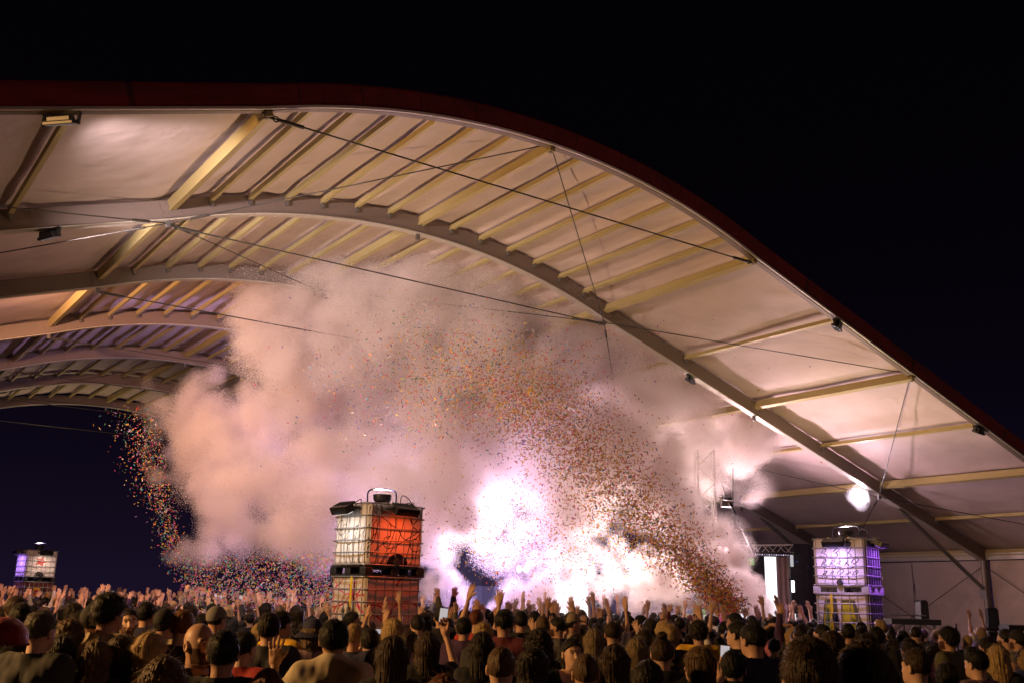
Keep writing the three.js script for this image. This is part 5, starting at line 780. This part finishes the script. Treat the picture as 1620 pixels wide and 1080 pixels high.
function phone(p, label, tilt, roll = 0) {
  const g = thing('smartphone', label, 'phone', p.toArray()); g.rotation.set(tilt, 0, roll); part('case', phoneBody, phoneMat, g); const s = part('screen', phoneScreen, screenMat, g); s.position.z = 0.0052; return g;
}
for (const [x, yt, w, turn, hair, hc, kind, cloth, pose, label, o = {}] of HEROES) {
  const W = Math.max(headW[hair], o.hat ? 0.19 : 0), t = o.hat ? 0.022 : headT[hair] ?? HAIR[hair]?.t ?? 0, top = 1.743 + t; let D = FPX * W / w, p = at(x, yt, D), h = p.y / top * 1.755;
  const tall = clamp(h, o.sex ? 1.54 : 1.66, o.sex ? 1.80 : 1.95); if (h !== tall) { const q = at(x, yt, 10), sl = (q.y - EYE) / 10, D2 = (tall / 1.755 * top - EYE) / sl; if (D2 > 0) D = clamp(D2, D * 0.75, D * 1.35); p = at(x, yt, D); h = clamp(p.y / top * 1.755, 1.5, 1.98); }
  const view = Math.atan2(p.x, D) * 180 / Math.PI, yaw = turn + view;
  const g = person({ ...o, pose, hair, hc, kind, cloth, label, h, yaw, near: w > 22, p: V(p.x, 0, p.z) });
  taken.push([p.x, p.z, 0.28]); g.updateMatrixWorld(true);
  if (pose.startsWith('phone')) { const L = POSE[pose], a = armBones(pose, o.sex ? 1 : 0)[pose === 'phoneL' ? 0 : 1], q = V(...a.wr).addScaledVector(V(...a.dir).normalize(), 0.115).add(V(0, 0.03, -0.005)).applyMatrix4(g.matrixWorld);
    phone(q, pose === 'phone2' ? 'glowing phone held sideways in two hands in front of the tank tower' : pose === 'phoneL' ? 'phone with a lit screen in the raised hand right of the honey-brown hair' : 'phone with a bright screen held overhead by the long-haired woman', -0.12, pose === 'phone2' ? Math.PI / 2 : -0.08); }
}
// further back: people one can still tell apart, then the mass of the crowd
{
  const r = rng(424), styles = ['short', 'short', 'fade', 'messy', 'long', 'bob', 'curly', 'ponytail', 'buzz'], cols = ['black', 'black', 'dark', 'dark', 'brown', 'light', 'blond'], kinds = ['tee', 'tee', 'hoodie', 'long'], cl = ['black', 'black', 'charcoal', 'navy', 'grey', 'purple', 'white', 'maroon', 'olive'];
  const word = { black: 'black', dark: 'dark brown', brown: 'brown', light: 'fair', blond: 'blond' };
  const ups = ['up2', 'high2', 'wide2', 'up1', 'up1l', 'wide1', 'point', 'mixed', 'bent1', 'phoneHigh'];
  const upWord = { up2: 'both arms raised', high2: 'arms stretched high', wide2: 'arms spread high', up1: 'right arm stretched high', up1l: 'left arm stretched high', wide1: 'right arm raised sideways', point: 'right finger pointing up', mixed: 'arms thrown up unevenly', bent1: 'hand by the face', phoneHigh: 'phone held overhead' };
  const where = (x) => x < 130 ? 'below the far red-star tower' : x < 300 ? 'in the far left crowd' : x < 525 ? 'left of the middle tank tower' : x < 780 ? 'right of the middle tank tower' : x < 1000 ? 'before the bright stage centre' : x < 1250 ? 'below the leaning confetti plume' : 'near the purple-lit tanks';
  const labels = new Set();
  const put = (x, D, pose, h) => {
    const p = at(x, 950, D); p.y = 0; for (const [a, b, q] of taken) if (Math.hypot(a - p.x, b - p.z) < q + 0.14) return false;
    taken.push([p.x, p.z, 0.26]);
    const a = upWord[pose]; let sex, hair, hc, cloth, hw, label;
    for (let k = 0; k < 12; k++) { sex = r() < 0.42 ? 1 : 0; hair = sex ? ['long', 'bob', 'ponytail', 'longwavy', 'bun'][Math.floor(r() * 5)] : styles[Math.floor(r() * 4)]; hc = cols[Math.floor(r() * cols.length)]; cloth = cl[Math.floor(r() * cl.length)]; hw = word[hc];
      label = `${hw}-haired person in ${cloth}, ${a ? a : 'arms down'}, ${where(x)}`; if (!labels.has(label)) break; }
    labels.add(label);
    const g = person({ pose, sex, hair, hc, kind: kinds[Math.floor(r() * 4)], cloth, h: h ?? 1.6 + 0.25 * r(), yaw: Math.atan2(4 - p.x, p.z + 34 > 1 ? p.z + 34 : 1) * 40 / Math.PI + (r() - 0.5) * 50, near: false, p, label, lean: (r() - 0.5) * 20, group: `${hw}-haired people in ${cloth} ${a ? 'with ' + a : 'with arms down'} ${where(x)}` });
    if (pose === 'phoneHigh') { g.updateMatrixWorld(true); const q = V(...ARM.phoneHigh[1]).add(V(-0.03, 0.14, -0.005)).applyMatrix4(g.matrixWorld); phone(q, `small lit phone above the ${hw}-haired person in ${cloth}, ${where(x)}`, -0.1); }
    return true;
  };
  let made = 0;
  const hands = [[672, 16], [688, 19], [679, 21], [716, 17], [737, 18], [763, 16], [772, 20], [789, 15], [808, 17], [820, 19], [847, 18], [852, 16], [866, 20], [885, 17], [908, 18], [928, 19], [952, 16], [962, 20], [980, 18], [994, 17], [1010, 20], [1032, 18], [1046, 19], [1062, 21], [1192, 20], [50, 25], [70, 27], [93, 30], [130, 29], [145, 27], [220, 24], [262, 29], [283, 25], [303, 27], [322, 29], [338, 26], [360, 28], [378, 30], [396, 24], [413, 27], [430, 25], [446, 29], [458, 26], [474, 31], [487, 24], [502, 28], [513, 23]];
  for (const [x, D] of hands) if (put(x, D, ups[Math.floor(r() * (x < 530 ? 10 : 7))])) made++;
  for (let i = 0; i < 4000 && made < 176; i++) {
    const left = r() < 0.55, x = left ? 5 + 520 * r() : 660 + 900 * r(), D = left ? 14 + 19 * Math.pow(r(), 0.75) : 11.5 + 12 * Math.pow(r(), 0.8);
    if (x > 530 && x < 655 && D > 15) continue; if (x > 1280 && x < 1420 && D > 20.5) continue; if (x > 1380 && D > 22) continue;
    if (put(x, D, r() < (left ? (D > 21 ? 0.72 : 0) : 0.16) ? ups[Math.floor(r() * (left ? 10 : 8))] : 'stand')) made++;
  }
  // beyond that the crowd is one mass: the same bodies, too small to pick apart
  const sets = [['up2', 0, 'short', 'black', 'black'], ['high2', 1, 'long', 'brown', 'charcoal'], ['wide1', 0, 'fade', 'dark', 'navy'], ['stand', 0, 'short', 'black', 'black'], ['stand', 1, 'bob', 'dark', 'grey'], ['mixed', 1, 'longwavy', 'light', 'white']];
  const lists = sets.map(() => []);
  for (let i = 0, n = 0; i < 9000 && n < 900; i++) {
    const left = r() < 0.6, x = left ? -130 + 700 * r() : 560 + 760 * r(), D = left ? 17 + 33 * Math.pow(r(), 0.7) : 13 + 15 * r(); if (x > 1290 && D > 20) continue;
    const p = at(x, 950, D); p.y = 0; let ok = true; for (const [a, b, q] of taken) if (Math.hypot(a - p.x, b - p.z) < q + 0.1) { ok = false; break; } if (!ok) continue;
    taken.push([p.x, p.z, 0.24]); n++; const s = (1.5 + 0.38 * r()) / 1.755;
    lists[r() < (left ? (D > 21 ? 0.36 : 0) : 0.12) ? [0, 1, 2, 5][Math.floor(r() * 4)] : 3 + Math.floor(r() * 2)].push(new THREE.Matrix4().compose(p, new THREE.Quaternion().setFromEuler(new THREE.Euler(R((r() - 0.5) * 14), -R((r() - 0.3) * 120), R((r() - 0.5) * 34))), V(s, s, s)));
  }
  const mass = thing('crowd', 'far-off crowd of small heads and raised arms behind the nearer rows', 'crowd', [0, 0, 0]); mass.userData.kind = 'stuff';
  sets.forEach(([pose, sex, hair, hc, cloth], i) => {
    const add = (name, g, m) => { const q = new THREE.InstancedMesh(g, m, lists[i].length); lists[i].forEach((x, j) => q.setMatrixAt(j, x)); q.name = name; q.castShadow = q.receiveShadow = true; q.userData.kind = 'stuff'; mass.add(q); };
    add('bodies', bodyGeo(pose, sex, false, false), skinMat[i % 3]); add('hair', hairGeo(hair, false, i % 3), hairMat[hc]); add('shirts', shirtGeo(pose, sex, 'tee', false), clothMat[cloth]); add('trousers', trouserGeo(false), trouserMats[i % 4]);
  });
}
renderer.render(scene, camera);
